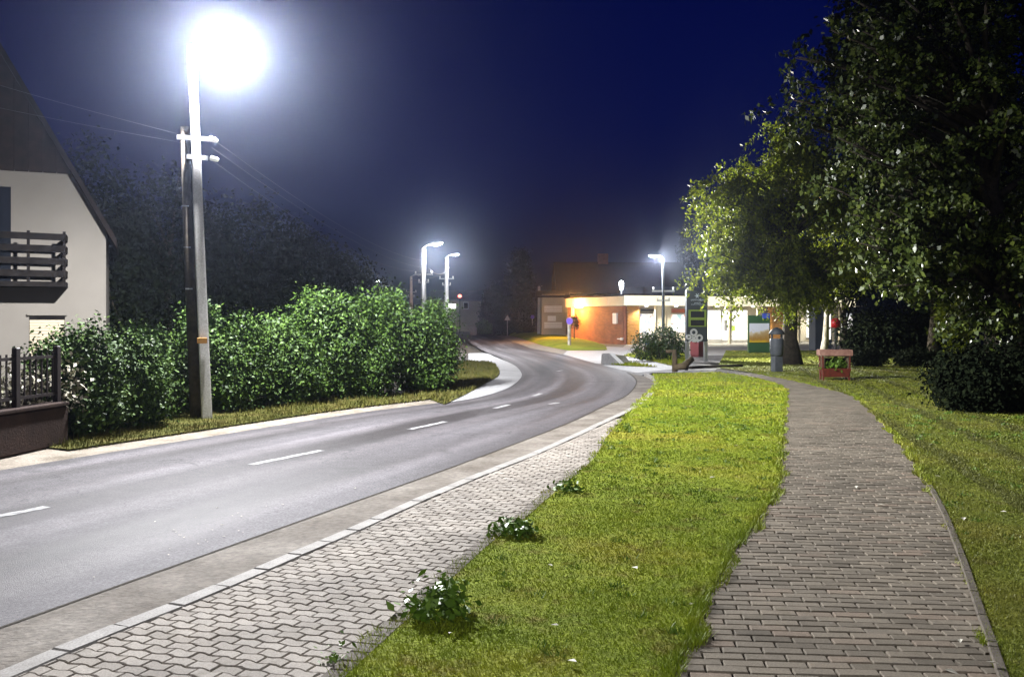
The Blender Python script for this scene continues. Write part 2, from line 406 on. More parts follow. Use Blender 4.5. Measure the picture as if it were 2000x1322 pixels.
# gutter: between the asphalt edge and the kerb foot
def resample(pts, n):
    pts = [Vector(p) for p in pts]; d = [0]
    for i in range(1,len(pts)): d.append(d[-1]+(pts[i]-pts[i-1]).length)
    out = []; j = 0
    for k in range(n):
        s = d[-1]*k/(n-1)
        while j < len(pts)-2 and d[j+1] < s: j += 1
        t = (s-d[j])/max(d[j+1]-d[j],1e-6); out.append(pts[j].lerp(pts[j+1], min(t,1)))
    return out
def nearest(pts, p): return min(range(len(pts)), key=lambda i:(pts[i]-p).length)
gi = nearest(REs, Vector(P(1225,728,ZR)))
gA = resample(REs[:gi+1], 160); gB = []
for p in gA:
    q = KEs[nearest([Vector((k.x,k.y,ZR)) for k in KEs], p)]; gB.append(Vector((q.x,q.y,ZR)))
gB = resample(gB, 160)
gutter = ribbon('gutter', [Vector((p.x,p.y,ZR+.006)) for p in gA], [Vector((p.x,p.y,ZR+.012)) for p in gB], M['concrete_old'], nu=3)
ribbon('joint_line', off([Vector((p.x,p.y,ZR+.010)) for p in gA],-.012,ZR+.010), off([Vector((p.x,p.y,ZR+.010)) for p in gA],.012,ZR+.010), M['earth'], parent=road, nu=1)
# kerb stones, one by one
kerb = empty('kerb'); kerb['kind'] = 'structure'
KL = .385; KW = .125
tot = sum((KEs[i]-KEs[i-1]).length for i in range(1,len(KEs)))
ks = resample(KEs, int(tot/KL)+1)
rs = random.Random(4); n_k = 0
kerb_me = {}
for i in range(len(ks)-1):
    a, b = ks[i], ks[i+1]
    if b.y < -3: continue
    d = b-a; ln = d.length-.006; ang = math.atan2(d.y,d.x); nn = Vector((d.y,-d.x,0)).normalized()
    c = (a+b)/2+nn*KW/2
    key = round(ln,3)
    if key not in kerb_me: kerb_me[key] = MB().box((0,0,0),(ln,KW,.2),0,.008).mesh('kerb_stone')
    o = link('kerb_stone', kerb_me[key], M['kerb'], kerb)
    o.location = (c.x, c.y, -.1+.013+rs.uniform(-.003,.003)); o.rotation_euler = (0,rs.uniform(-.006,.006),ang+rs.uniform(-.008,.008))

# ---- lawn outline
lawn_left = [(664,1322),(782,1217),(830,1168),(885,1121),(957,1057),(1010,1021),(1100,943),(1157,900),(1189,850),(1222,815),(1247,785),(1271,762),(1281,749),(1275,731)]
path_left = [(1310,1322),(1340,1260),(1370,1200),(1400,1135),(1432,1080),(1470,1030),(1500,988),(1520,950),(1525,900),(1528,830),(1533,785),(1530,758),(1490,743),(1440,733),(1395,727)]
path_right = [(1950,1322),(1930,1260),(1902,1180),(1880,1110),(1858,1050),(1838,1000),(1812,950),(1778,890),(1738,840),(1700,800),(1668,775),(1636,764),(1560,746),(1500,734),(1440,724),(1400,719)]
def ext(pts, back):
    a, b = pts[0], pts[2]; d = (a-b).normalized(); return [a+d*back]+pts
LL = ext([Vector(P(*q)) for q in lawn_left], 7); PL = ext([Vector(P(*q)) for q in path_left], 7); PR = ext([Vector(P(*q)) for q in path_right], 7)
LLs, PLs, PRs = catmull(LL,5), catmull(PL,5), catmull(PR,5)
lawn_poly = LLs+PLs[::-1]
lawn = sheet('lawn', lawn_poly, M['turf'], .013)
rl_far = [Vector(P(1440,716)),Vector(P(1520,716)),Vector(P(1640,712))]
rlawn_poly = PRs+[Vector((11,46,0)),Vector((26,46,0)),Vector((26,-6,0))]
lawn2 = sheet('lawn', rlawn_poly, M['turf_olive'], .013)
# verge on the hedge side of the road: dusty strip, then grass
lv = [Vector((p.x,p.y,ZR+.004)) for p in LEs]
iv = nearest(LEs, Vector(P(900,779,ZR)))
LV = LEs[:iv+1]
ribbon('verge', off(LV,1.6,-.05), [Vector((p.x,p.y,ZR-.005)) for p in off(LV,-.12,0)], M['gravel'], nu=3)
vg0 = off(LV,.35,-.045); vg1 = off(LV,3.2,-.02)
ia = nearest(LV, Vector(P(200,885,ZR)))
ribbon('grass_verge', vg1[ia:], [Vector((p.x,p.y,-.043)) for p in off(LV,.5,0)[ia:]], M['turf_dry'], nu=4)

# pale concrete apron at the bend and the little green in it
apr_in = [(868,789),(905,772),(945,750),(970,737),(976,727),(968,712),(955,707),(915,706)]
apr_out = [(860,787.5),(935,775.5),(988,759),(1012,743.5),(1019,730),(1008,715.5),(990,706),(965,696),(950,690),(915,690)]
sheet('concrete_apron', catmull(px_list(apr_in, -.07),5)+catmull(px_list(apr_out[::-1], -.07),5), M['concrete_pale'], -.072)
green_pl = [(868,789),(905,772),(945,750),(970,737),(976,727),(968,712),(955,707),(915,706),(860,708),(780,760)]
green_poly = [Vector(P(x,y,-.06)) for x,y in green_pl]
sheet('lawn', green_poly, M['turf_dry'], -.06)

# forecourt of the shop, drives and footpath
fc = [(1160,709.5),(1237,737),(1262,731),(1275,728),(1395,727.5),(1450,733),(1560,746),(1680,716),(1700,668),(1700,655),(1000,650),(1000,662),(1036,680.5),(1110,695.5)]
sheet('forecourt', px_list(fc, -.09), M['forecourt'], -.088)
sheet('driveway', px_list([(1050,681.5),(1110,694.5),(1160,708.5),(1216,723),(1245,728),(1300,722),(1400,717),(1320,713),(1256,700),(1250,690),(1238,679),(1185,676.5),(1182,684.5),(1110,684.5)], -.08), M['concrete_pale'], -.082)
sheet('shop_apron', px_list([(1215,679),(1375,694),(1640,690),(1640,668),(1230,668)], -.08), M['concrete'], -.084)
sheet('shoulder', px_list([(1036,680),(995,665),(947,651),(930,648.5),(965,648.5),(1010,659),(1060,675),(1108,685),(1100,692)], -.08), M['gravel'], -.077)
# mounded grass bank in front of the brick wall
bank_px = [(962,649),(1020,649),(1100,654),(1130,661),(1182,674),(1186,683),(1110,684),(1062,675),(1005,657)]
bank_poly = [Vector(P(x,y,-.06)) for x,y in bank_px]
bc = sum(bank_poly, Vector())/len(bank_poly)
mbk = MB(); ring = bank_poly; vs = []; fs = []
for lv_, (sc, hz) in enumerate(((1,-.07),(.85,.1),(.6,.22),(.25,.28))):
    vs += [(bc.x+(p.x-bc.x)*sc, bc.y+(p.y-bc.y)*sc, hz) for p in ring]
n = len(ring)
for l in range(3):
    for i in range(n): fs.append((l*n+i,l*n+(i+1)%n,(l+1)*n+(i+1)%n,(l+1)*n+i))
fs.append(tuple(3*n+i for i in range(n)))
bank = mbk.add(vs, fs).build('grass_bank', M['turf'], None, True); bank['kind'] = 'structure'
isl_poly = [Vector(P(x,y,-.06)) for x,y in [(1192,711),(1205,707),(1230,707),(1262,713),(1285,716),(1250,715),(1210,713)]]
sheet('lawn', isl_poly, M['turf'], -.066)
hb_poly = [Vector(P(x,y,-.06)) for x,y in [(1218,694),(1250,688),(1335,690),(1345,712),(1310,713),(1270,704)]]
sheet('lawn', hb_poly, M['turf'], -.06)

# ================================================================== paving laid piece by piece
def in_poly(pts, x, y):
    x = np.asarray(x); y = np.asarray(y); r = np.zeros(x.shape, bool); n = len(pts)
    for i in range(n):
        a, b = pts[i], pts[(i+1)%n]
        if abs(b.y-a.y) < 1e-9: continue
        c = ((a.y > y) != (b.y > y)) & (x < (b.x-a.x)*(y-a.y)/(b.y-a.y)+a.x)
        r ^= c
    return r
def join_copies(items):
    mb = MB()
    for me_v, me_f, M4 in items: mb.add([M4 @ Vector(v) for v in me_v], me_f)
    return mb
def lay(root, pieces, shapes, name, mt, limit=295):
    """pieces: (shape key, matrix) nearest first; the first ones singly, the rest as one part"""
    meshes = {}
    for k, (vs, fs) in shapes.items():
        b = MB(); b.add(vs, fs); meshes[k] = b.mesh(name); meshes[k].materials.append(mt)
    vis = [p for p in pieces if p[1].translation.y > 3.9 or True]
    for k, M4 in vis[:limit]:
        o = link(name, meshes[k], None, root); o.matrix_local = M4
    if len(vis) > limit:
        b = join_copies([(shapes[k][0], shapes[k][1], M4) for k, M4 in vis[limit:]])
        r = b.build(name+'_remainder', mt, root); r['kind'] = 'stuff'

# brick footpath
path = sheet('path', PLs+PRs[::-1], M['path_joint'], -.012)
def chamfer(pts, top, h, b):
    n = len(pts); cx = sum(p[0] for p in pts)/n; cy = sum(p[1] for p in pts)/n
    def ins(p):
        d = Vector((cx-p[0],cy-p[1])); return (p[0]+math.copysign(min(b,abs(d.x)),d.x), p[1]+math.copysign(min(b,abs(d.y)),d.y))
    vs = [(p[0],p[1],top-h) for p in pts]+[(p[0],p[1],top-b) for p in pts]+[(*ins(p),top) for p in pts]
    fs = [(l*n+i,l*n+(i+1)%n,(l+1)*n+(i+1)%n,(l+1)*n+i) for l in range(2) for i in range(n)]+[tuple(2*n+i for i in range(n))]
    return vs, fs
BW, BH = .2, .084
full = chamfer([(-BW/2+.0055,-BH/2+.0055),(BW/2-.0055,-BH/2+.0055),(BW/2-.0055,BH/2-.0055),(-BW/2+.0055,BH/2-.0055)], .004, .05, .0035)
half = chamfer([(-BW/4+.004,-BH/2+.004),(BW/4-.004,-BH/2+.004),(BW/4-.004,BH/2-.004),(-BW/4+.004,BH/2-.004)], .004, .05, .007)
path_poly = PLs+PRs[::-1]
ang = R(-4.5); ca, sa = math.cos(ang), math.sin(ang); org = Vector((1.6,4,0))
rs = random.Random(11); pcs = []
cand = []
for r in range(-40, 300):
    for c in range(-90, 90):
        u = (c+(.5 if r%2 else 0))*BW+.012*math.sin(r*1.7); v = r*BH+.003*math.sin(c*2.1+r)
        cand.append((org.x+u*ca-v*sa, org.y+u*sa+v*ca))
cand = np.array(cand); ok = (cand[:,1] > 2.6) & (cand[:,1] < 27)
cand = cand[ok]
def inside_off(dx):
    return in_poly(path_poly, cand[:,0]+dx*ca, cand[:,1]+dx*sa)
iL, iR = inside_off(-.11), inside_off(.11)
i0 = iL | iR
for (x,y), a, l, r_ in zip(cand, i0, iL, iR):
    jit = Matrix.Rotation(ang+rs.uniform(-.02,.02),4,'Z') @ Matrix.Rotation(rs.uniform(-.007,.007),4,'X') @ Matrix.Rotation(rs.uniform(-.006,.006),4,'Y')
    z = rs.uniform(-.003,.003)
    if a: pcs.append(('full', Matrix.Translation((x,y,z)) @ jit))
pcs.sort(key=lambda p: (p[1].translation.y < 4.0, (p[1].translation.x)**2+p[1].translation.y**2))
lay(path, pcs, {'full':full,'half':half}, 'brick', M['brick'])
# edging strip along the right side of the path
edg = resample([p for p in PRs if p.y < 9], 28)
for i in range(len(edg)-1):
    a, b = edg[i], edg[i+1]; d = b-a; nn = Vector((d.y,-d.x,0)).normalized()
    c = (a+b)/2+nn*.02
    o = MB().box((0,0,0),(d.length-.008,.05,.12),0,.006).build('edging_stone', M['path_edge'], path)
    o.location = (c.x,c.y,-.038); o.rotation_euler = (0,0,math.atan2(d.y,d.x))

# zig-zag pavers between kerb and lawn
Kin = off(KEs, -KW-.006, 0)
pv_poly = [Vector((p.x,p.y,0)) for p in Kin if p.y < P(1195,814)[1]]+[Vector((p.x,p.y,0)) for p in LLs[::-1] if p.y < P(1189,835)[1]]
pavement = sheet('pavement', pv_poly, M['joint_sand'], -.012)
u = (KE[13]-KE[8]); u.normalize(); vdir = Vector((u.y,-u.x,0))      # u along the kerb, vdir away from the road
PLn, PWd, AM, G = .14, .082, .0062, .0034
def wave(s):
    s = (s/PLn) % 1.0
    ks_ = [(0,AM),(.22,AM),(.5,-AM),(.72,-AM),(1,AM)]
    for (a,x),(b,y) in zip(ks_,ks_[1:]):
        if s <= b: return x+(y-x)*(s-a)/(b-a)
    return AM
def zshape(s0):
    ss = [0,.22,.5,.72,1] if s0 == 0 else [0,.22,.5,.72,1]
    pts_lo = []; pts_hi = []
    for t in ss:
        x = t*PLn; x2 = min(max(x, G), PLn-G); wv = wave(x+s0)
        pts_lo.append((x2-PLn/2, -PWd/2+G+wv)); pts_hi.append((x2-PLn/2, PWd/2-G+wv))
    return chamfer(pts_lo+pts_hi[::-1], .004, .05, .004)
shp = {'a':zshape(0), 'b':zshape(PLn/2)}
k0 = KE[8]
pcs = []; rs = random.Random(5); cand = []
for r in range(-50, 190):
    for c in range(-2, 30):
        s = c*PLn+(PLn/2 if r%2 else 0)+PLn/2
        p = k0+u*(r*PWd)+vdir*(KW+.01+s); cand.append((p.x,p.y,r%2))
cand = np.array(cand)
ins = in_poly(pv_poly, cand[:,0], cand[:,1]) | in_poly(pv_poly, cand[:,0]+vdir.x*.07, cand[:,1]+vdir.y*.07) | in_poly(pv_poly, cand[:,0]-vdir.x*.07, cand[:,1]-vdir.y*.07)
rot = math.atan2(vdir.y, vdir.x)
for (x,y,q), i_ in zip(cand, ins):
    if i_ and y > 2.4:
        M4 = Matrix.Translation((x,y,rs.uniform(-.0025,.0025))) @ Matrix.Rotation(rot+rs.uniform(-.01,.01),4,'Z') @ Matrix.Rotation(rs.uniform(-.01,.01),4,'X')
        pcs.append(('b' if q else 'a', M4))
pcs.sort(key=lambda p: (p[1].translation.y < 3.9, p[1].translation.x**2+p[1].translation.y**2))
lay(pavement, pcs, shp, 'paver', M['paver'])
# border blocks along the lawn side of the pavement
bl = resample([p for p in LLs if 2.5 < p.y < 9.6], 60)
for i in range(len(bl)-1):
    a, b = bl[i], bl[i+1]; d = b-a; nn = Vector((-d.y,d.x,0)).normalized(); c = (a+b)/2+nn*.02
    o = MB().box((0,0,0),(d.length-.006,.115,.1),0,.006).build('edging_stone', M['concrete_old'], pavement)
    o.location = (c.x,c.y,-.034); o.rotation_euler = (0,0,math.atan2(d.y,d.x)+rs.uniform(-.02,.02))

# ================================================================== grass
rng = np.random.default_rng(7)
def blades(x, y, z, hgt, wid, lean=.6):
    n = len(x); a = rng.uniform(0, 2*np.pi, n); l = rng.uniform(.2,1,n)*lean*hgt
    b = rng.uniform(0, 2*np.pi, n)
    base = np.stack([x,y,z],1); dx = np.stack([np.cos(a),np.sin(a),np.zeros(n)],1)*(wid/2)[:,None]
    tip = base+np.stack([np.cos(b)*l,np.sin(b)*l,hgt],1)
    return np.stack([base-dx, base+dx, tip],1)
def turf(polys, bands, z, hscale=1.0):
    out = []
    for poly in polys:
        xs = np.array([p.x for p in poly]); ys = np.array([p.y for p in poly])
        for y0, y1, dens, h, wd in bands:
            a, b = max(y0, ys.min()), min(y1, ys.max())
            if b <= a: continue
            x0, x1 = max(xs.min(), -.7*b-.3), min(xs.max(), .8*b+.8)
            if x1 <= x0: continue
            n = int((x1-x0)*(b-a)*dens)
            x = rng.uniform(x0,x1,n); y = rng.uniform(a,b,n)
            k = in_poly(poly, x, y); x = x[k]; y = y[k]; n = len(x)
            if not n: continue
            # clumpy height
            cl = .55+.45*np.sin(x*3.1+np.sin(y*2.3)*1.7)*np.sin(y*2.7+np.sin(x*1.9))
            hh = h*rng.uniform(.4,1.15,n)*(.6+.6*cl)*hscale
            out.append(blades(x, y, np.full(n, z), hh, rng.uniform(.6,1.3,n)*wd))
    return np.concatenate(out)
bands = [(2.8,5.5,9500,.019,.0055),(5.5,8,6000,.019,.0075),(8,12,2600,.02,.012),(12,18,1000,.022,.02),(18,28,380,.032,.035),(28,48,90,.035,.06)]
g1 = quads_np('grass', turf([lawn_poly], bands, .012), M['blade'], None, True); tag(g1, 'short green grass of the strip between pavement and footpath', 'grass', kind='stuff')
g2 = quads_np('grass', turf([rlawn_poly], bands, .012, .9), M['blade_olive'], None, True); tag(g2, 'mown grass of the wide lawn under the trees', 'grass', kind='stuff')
vg_poly = [Vector((p.x,p.y,0)) for p in vg1[ia:]]+[Vector((p.x,p.y,0)) for p in off(LV,.45,0)[ia:][::-1]]
g3 = quads_np('grass', turf([vg_poly, green_poly], [(9,16,900,.10,.014),(16,48,380,.11,.03)], -.06), M['blade_dry'], None, True); tag(g3, 'rough grass along the foot of the hedge', 'grass', kind='stuff')
def fringe(edge, inward, n, z, h=.05):
    e = np.array([(p.x,p.y) for p in resample([q for q in edge if 3 < q.y < 27], 900)])
    y = e[:,1]; pr = 1/(y**1.3); pr /= pr.sum(); k = rng.choice(len(e), n, p=pr)
    wob = .03*np.sin(e[k,1]*5.1)+.02*np.sin(e[k,1]*13+1)
    x = e[k,0]+inward*(rng.uniform(-.05,.06,n)+wob); yy = e[k,1]+rng.uniform(-.03,.03,n)
    sc = np.clip(yy/6,1,3)
    return blades(x, yy, np.full(n, z), h*rng.uniform(.4,1.2,n), .006*sc, 1.1)
gf = quads_np('grass', np.concatenate([fringe(PLs,-1,9000,.0), fringe([p for p in PRs if p.y > 8.5],1,3500,.0), fringe([p+Vector((.05,0,0)) for p in PRs if p.y < 9],1,2600,.0,.03)*1.0, fringe(LLs,1,4500,.0,.045)]), M['blade'], None, True); tag(gf, 'ragged grass edges creeping over the path and pavement borders', 'grass', kind='stuff')
# scattered coarse tufts
def tufts(poly, n):
    xs = [p.x for p in poly]; ys = [p.y for p in poly]; out = []
    x = rng.uniform(max(min(xs),-3),min(max(xs),9),n*4); y = rng.uniform(3.2,17,n*4); k = in_poly(poly,x,y); x = x[k][:n]; y = y[k][:n]
    x = np.repeat(x,26)+rng.normal(0,.035,len(x)*26); y = np.repeat(y,26)+rng.normal(0,.035,len(y)*26)
    return blades(x,y,np.full(len(x),.012),rng.uniform(.015,.038,len(x)),np.full(len(x),.008)*np.clip(y/6,1,2.5),1.0)
gt = quads_np('grass', np.concatenate([tufts(lawn_poly,120), tufts(rlawn_poly,160)]), M['leaf_weed'], None, True); tag(gt, 'coarse darker tufts scattered through both lawns', 'grass', kind='stuff')
g4 = quads_np('grass', turf([isl_poly, hb_poly], [(20,70,160,.12,.05)], -.07), M['blade'], None, True); tag(g4, 'grass tufts around the shop driveway', 'grass', kind='stuff')

# ================================================================== foliage
def leaves(centers, n_per, sigma, size, up=.5, out_from=None, droop=.0, asp=.55, flat=1.0):
    centers = np.asarray(centers, float); m = len(centers)
    n = m*n_per
    c = np.repeat(centers, n_per, 0)
    p = c+rng.normal(0,1,(n,3))*np.array([sigma,sigma,sigma*flat])
    nrm = rng.normal(0,1,(n,3))*.8+np.array([0,0,up])
    if out_from is not None:
        o = p-np.asarray(out_from); o /= np.linalg.norm(o,axis=1,keepdims=True)+1e-6; nrm += o*.7
    nrm /= np.linalg.norm(nrm,axis=1,keepdims=True)
    t = rng.normal(0,1,(n,3))-np.array([0,0,droop]); t -= nrm*np.sum(t*nrm,1,keepdims=True); t /= np.linalg.norm(t,axis=1,keepdims=True)
    s = np.cross(nrm, t)
    L_ = (size*rng.uniform(.6,1.35,n))[:,None]; W_ = L_*asp
    return np.stack([p-t*L_/2, p+s*W_/2-t*L_*.08, p+t*L_/2-nrm*L_*.12, p-s*W_/2-t*L_*.08],1)
def ell_points(n, c, r, shell=.55, rs=None, zmin=None):
    """cluster centres in an ellipsoid, more of them near its skin"""
    d = rng.normal(0,1,(n,3)); d /= np.linalg.norm(d,axis=1,keepdims=True)
    k = shell+(1-shell)*rng.uniform(0,1,(n,1))**.6
    p = np.asarray(c)+d*k*np.asarray(r)
    if zmin is not None: p[:,2] = np.maximum(p[:,2], zmin+rng.uniform(0,.2,n))
    return p
def trunk_mesh(base, top, r0, r1, limbs, seed=1, n=9):
    rs = random.Random(seed); mb = MB(); base = Vector(base); top = Vector(top)
    pts = []; rad = []
    for i in range(8):
        t = i/7; p = base.lerp(top, t)+Vector((rs.uniform(-1,1),rs.uniform(-1,1),0))*r0*.35*(0 if i == 0 else 1)
        pts.append(p); rad.append((r0+(r1-r0)*t)*(1.35 if i == 0 else 1))
    mb.tube(pts, rad, n)
    for t, tgt, rr in limbs:
        a = base.lerp(top, t); b = Vector(tgt); mid = a.lerp(b,.5)+Vector((0,0,(b-a).length*.12))
        mb.tube([a, a.lerp(mid,.5)+Vector((0,0,.03)), mid, b], [rr, rr*.8, rr*.6, rr*.2], 6)
    return mb
def tree(name, label, base, top, r0, blobs, mt, leaf, n_cl, n_per, sigma, group=None, bark='bark', seed=1, cat='tree', up=.4, droop=.3, asp=.55, limbs=6, strands=0, shell=.55, strand_min=-9):
    root = empty(name, base, 0, label, cat, group); B = np.array(base)
    allc = []
    tw = sum(b[2] for b in blobs)
    for c, r, wgt in blobs: allc.append(ell_points(int(n_cl*wgt/tw), c, r, shell))
    cl = np.concatenate(allc)
    if strands:                                        # twigs hanging off the outside of the crown
        src = cl[rng.choice(len(cl), strands)]; ln = rng.uniform(.5,1.5,strands); out = []
        for q, l_ in zip(src, ln):
            d = np.append(rng.normal(0,.25,2), 0); d[0] -= .12
            for t in np.linspace(0,1,6): out.append(q+d*t*l_*.5-np.array([0,0,l_*t**1.4]))
        cl = np.concatenate([cl, np.array(out)]); cl = cl[cl[:,2] > strand_min]
    Q = leaves(cl, n_per, sigma, leaf, up, out_from=blobs[0][0], droop=droop, asp=asp)
    quads_np('crown', Q-B, mt, root)
    rs_ = random.Random(seed); pick = [cl[rs_.randrange(len(cl))] for _ in range(limbs)]
    tv = Vector(top)-Vector(base)
    mb = trunk_mesh((0,0,0), tv, r0, r0*.35, [(rs_.uniform(.35,.9), Vector(q-B), r0*.38) for q in pick], seed)
    mb.build('trunk', M[bark], root, True)
    return root
def blob(px, py, Y, rx, ry, rz, wgt): return (V(px,py,Y), (rx,ry,rz), wgt)

def branchy_tree(name, label, base, top, r0, blobs, mt, leaf, n_limbs, n_twigs, n_leaf, twig, droop, group, bark='bark', asp=.5, jit=.07, seed=1):
    """limbs reach the crown's outline, twigs leave them and hang, leaves sit along the twigs"""
    root = empty(name, base, 0, label, 'tree', group); B = np.array(base); rs_ = random.Random(seed)
    trunk_mesh((0,0,0), Vector(top)-Vector(base), r0, r0*.3, [], seed).build('trunk', M[bark], root, True)
    tw = sum(b[2] for b in blobs); lm = MB(); pos = []
    for c, r, wgt in blobs:
        for tg in ell_points(max(2,int(n_limbs*wgt/tw)), c, r, .75):
            tg = Vector(tg-B); tp = Vector(top)-Vector(base)
            h = min(max((tg.z-.9*math.hypot(tg.x,tg.y)*.5)/tp.z, .38), .97); a = tp*h
            mid = a.lerp(tg,.5)+Vector((rs_.uniform(-.2,.2),rs_.uniform(-.2,.2),(tg-a).length*rs_.uniform(.05,.2)))
            pts = [a.lerp(mid,t)*(1-t)+mid.lerp(tg,t)*t for t in (0,.25,.5,.75,1)]
            lm.tube(pts, [r0*.26,r0*.2,r0*.15,r0*.09,.012], 5)
            for k in range(n_twigs):
                t = rs_.uniform(.35,1.0); i = min(int(t*4),3); q = pts[i].lerp(pts[i+1], t*4-i)
                d = Vector((rs_.gauss(0,1),rs_.gauss(0,1),rs_.gauss(0,.5))).normalized()+(tg-a).normalized()*.5; l_ = twig*rs_.uniform(.45,1.2)
                e = [q+d*l_*u-Vector((0,0,droop*l_*u*u)) for u in (0,.35,.7,1)]
                if k % 3 == 0: lm.tube(e, [.012,.009,.007,.004], 3, False)
                m_ = int(n_leaf*rs_.uniform(.6,1.3)); u = np.sqrt(rng.uniform(.03,1,m_))[:,None]
                q_, d_ = np.array(q), np.array(d)
                pos.append(q_+d_*l_*u-np.array([0,0,1.])*(droop*l_)*u*u)
    lm.build('limbs', M[bark], root, True)
    p = np.concatenate(pos)
    quads_np('crown', leaves(p, 1, jit, leaf, .35, out_from=np.array(blobs[0][0])-B, droop=1.1, asp=asp), mt, root)
    return root
# --- hedge along the road: shrubs one after another
def shrub(name, label, foot, blobs, mt, leaf, n_cl, n_per, sigma, group, cat='shrub', asp=.6, stems=5, zmin=.05):
    root = empty(name, foot, 0, label, cat, group); B = np.array(foot)
    tw = sum(b[2] for b in blobs); allc = []
    for c, r, wgt in blobs: allc.append(ell_points(int(n_cl*wgt/tw), c, r, .6, zmin=zmin))
    cl = np.concatenate(allc)
    Q = leaves(cl, n_per, sigma, leaf, .5, out_from=np.mean([b[0] for b in blobs],0), droop=.4, asp=asp)
    Q[:,:,2] = np.maximum(Q[:,:,2], foot[2]+.02)
    quads_np('foliage', Q-B, mt, root)
    rs_ = random.Random(int(abs(foot[0])*100)); mb = MB()
    for i in range(stems):
        q = cl[rs_.randrange(len(cl))]-B
        a = Vector((rs_.uniform(-.12,.12),rs_.uniform(-.12,.12),0)); b = Vector(q); mb.tube([a, a.lerp(b,.5)+Vector((0,0,.15)), b], [.03,.022,.006], 5)
    mb.build('stem', M['bark'], root, True)
    return root
HG = 'shrubs forming the hedge along the road'
def row_pt(px, py, back=.6):
    p = Vector(P(px,py,-.05)); q = p+Vector((-.88,.47,0))*back; return q
def hb(px, py, top_py, back, rx, ry, wgt):
    q = row_pt(px, py, back); zt = HC-(top_py-Y0)/F*q.y; rz = zt/2+.05
    return ((q.x,q.y,zt/2-.02),(rx,ry,rz),wgt)
foot = tuple(row_pt(235,852,.9))
shrub('hedge_shrub', 'low dark leafy shrub at the end of the hedge beside the fence', foot, [hb(185,857,668,.7,.44,.45,.9), hb(250,850,630,.8,.50,.55,1), hb(325,838,648,.6,.42,.5,1), hb(215,853,690,.35,.4,.35,.5)], M['leaf_hedge'], .066, 200, 125, .12, HG)
foot = tuple(row_pt(455,812,1.0))
shrub('hedge_shrub', 'bright green shrub directly behind the big lamp post', foot, [hb(395,824,650,1.2,.42,.5,.8), hb(455,810,610,.9,.52,.6,1.2), hb(525,802,628,.7,.46,.5,1), hb(480,806,690,.35,.4,.35,.5)], M['leaf_hedge'], .068, 220, 125, .125, HG)
foot = tuple(row_pt(625,790,1.0))
shrub('hedge_shrub', 'rounded green shrub in the middle of the hedge', foot, [hb(580,796,630,.7,.52,.6,1), hb(645,786,606,.95,.58,.6,1.2), hb(610,790,670,.35,.5,.4,.6)], M['leaf_hedge'], .07, 220, 125, .135, HG)
foot = tuple(row_pt(745,778,1.0))
shrub('hedge_shrub', 'tall green shrub, highest of the hedge', foot, [hb(705,782,570,.9,.72,.7,1.2), hb(772,774,582,.8,.62,.6,1), hb(735,778,655,.35,.5,.4,.6)], M['leaf_hedge'], .074, 240, 125, .15, HG)
foot = tuple(row_pt(850,765,.9))
shrub('hedge_shrub', 'dark green shrub at the bend where the hedge ends', foot, [hb(822,768,575,.8,.72,.7,1), hb(884,761,597,.5,.5,.55,1), hb(850,765,670,.3,.5,.4,.5)], M['leaf_hedge'], .074, 230, 125, .14, HG)

# ================================================================== street lamp posts
M['lamp_on'] = emis('lamp_on', (1,.98,.95), 60)
# street-light photometry: most light thrown wide, a sharp cut-off below the horizontal, a little up from the bowl
IES = bpy.data.texts.new('street_light.ies')
prof = [(0,100),(20,105),(35,125),(45,160),(55,215),(63,250),(70,235),(75,160),(80,95),(85,58),(90,38),(100,20),(120,12),(150,10),(180,8)]
IES.write('IESNA:LM-63-2002\nTILT=NONE\n1 -1 1 %d 1 1 2 0 0 0\n1 1 100\n%s\n0\n%s\n' % (len(prof), ' '.join(str(a) for a,_ in prof), ' '.join(str(c) for _,c in prof)))
def street_light(loc, power, col=LAMP_COL, parent=None, rad=.12):
    l = bpy.data.lights.new('lamp_light', 'POINT'); l.energy = power; l.color = col; l.shadow_soft_size = rad
    l.use_nodes = True; t = l.node_tree; em = [n for n in t.nodes if n.type == 'EMISSION'][0]
    ie = t.nodes.new('ShaderNodeTexIES'); ie.mode = 'INTERNAL'; ie.ies = IES; ie.inputs['Strength'].default_value = 1.0
    t.links.new(ie.outputs[0], em.inputs['Strength'])
    o = bpy.data.objects.new('lamp_light', l); COL.objects.link(o); o.location = loc
    if parent: o.parent = parent
    return o
def down_light(loc, power, col=(1,.97,.94), size=R(158), blend=.35, parent=None, rad=.12, aim=None, name='lamp_light'):
    l = bpy.data.lights.new(name, 'SPOT'); l.energy = power; l.color = col; l.spot_size = size; l.spot_blend = blend; l.shadow_soft_size = rad
    o = bpy.data.objects.new(name, l); COL.objects.link(o); o.location = loc
    if aim: o.rotation_euler = Vector((0,0,-1)).rotation_difference(Vector(aim)).to_euler()
    if parent: o.parent = parent
    return o
def point_light(loc, power, col=(1,1,1), parent=None, rad=.15):
    l = bpy.data.lights.new('lamp_glow', 'POINT'); l.energy = power; l.color = col; l.shadow_soft_size = rad
    o = bpy.data.objects.new('lamp_glow', l); COL.objects.link(o); o.location = loc
    if parent: o.parent = parent
    return o
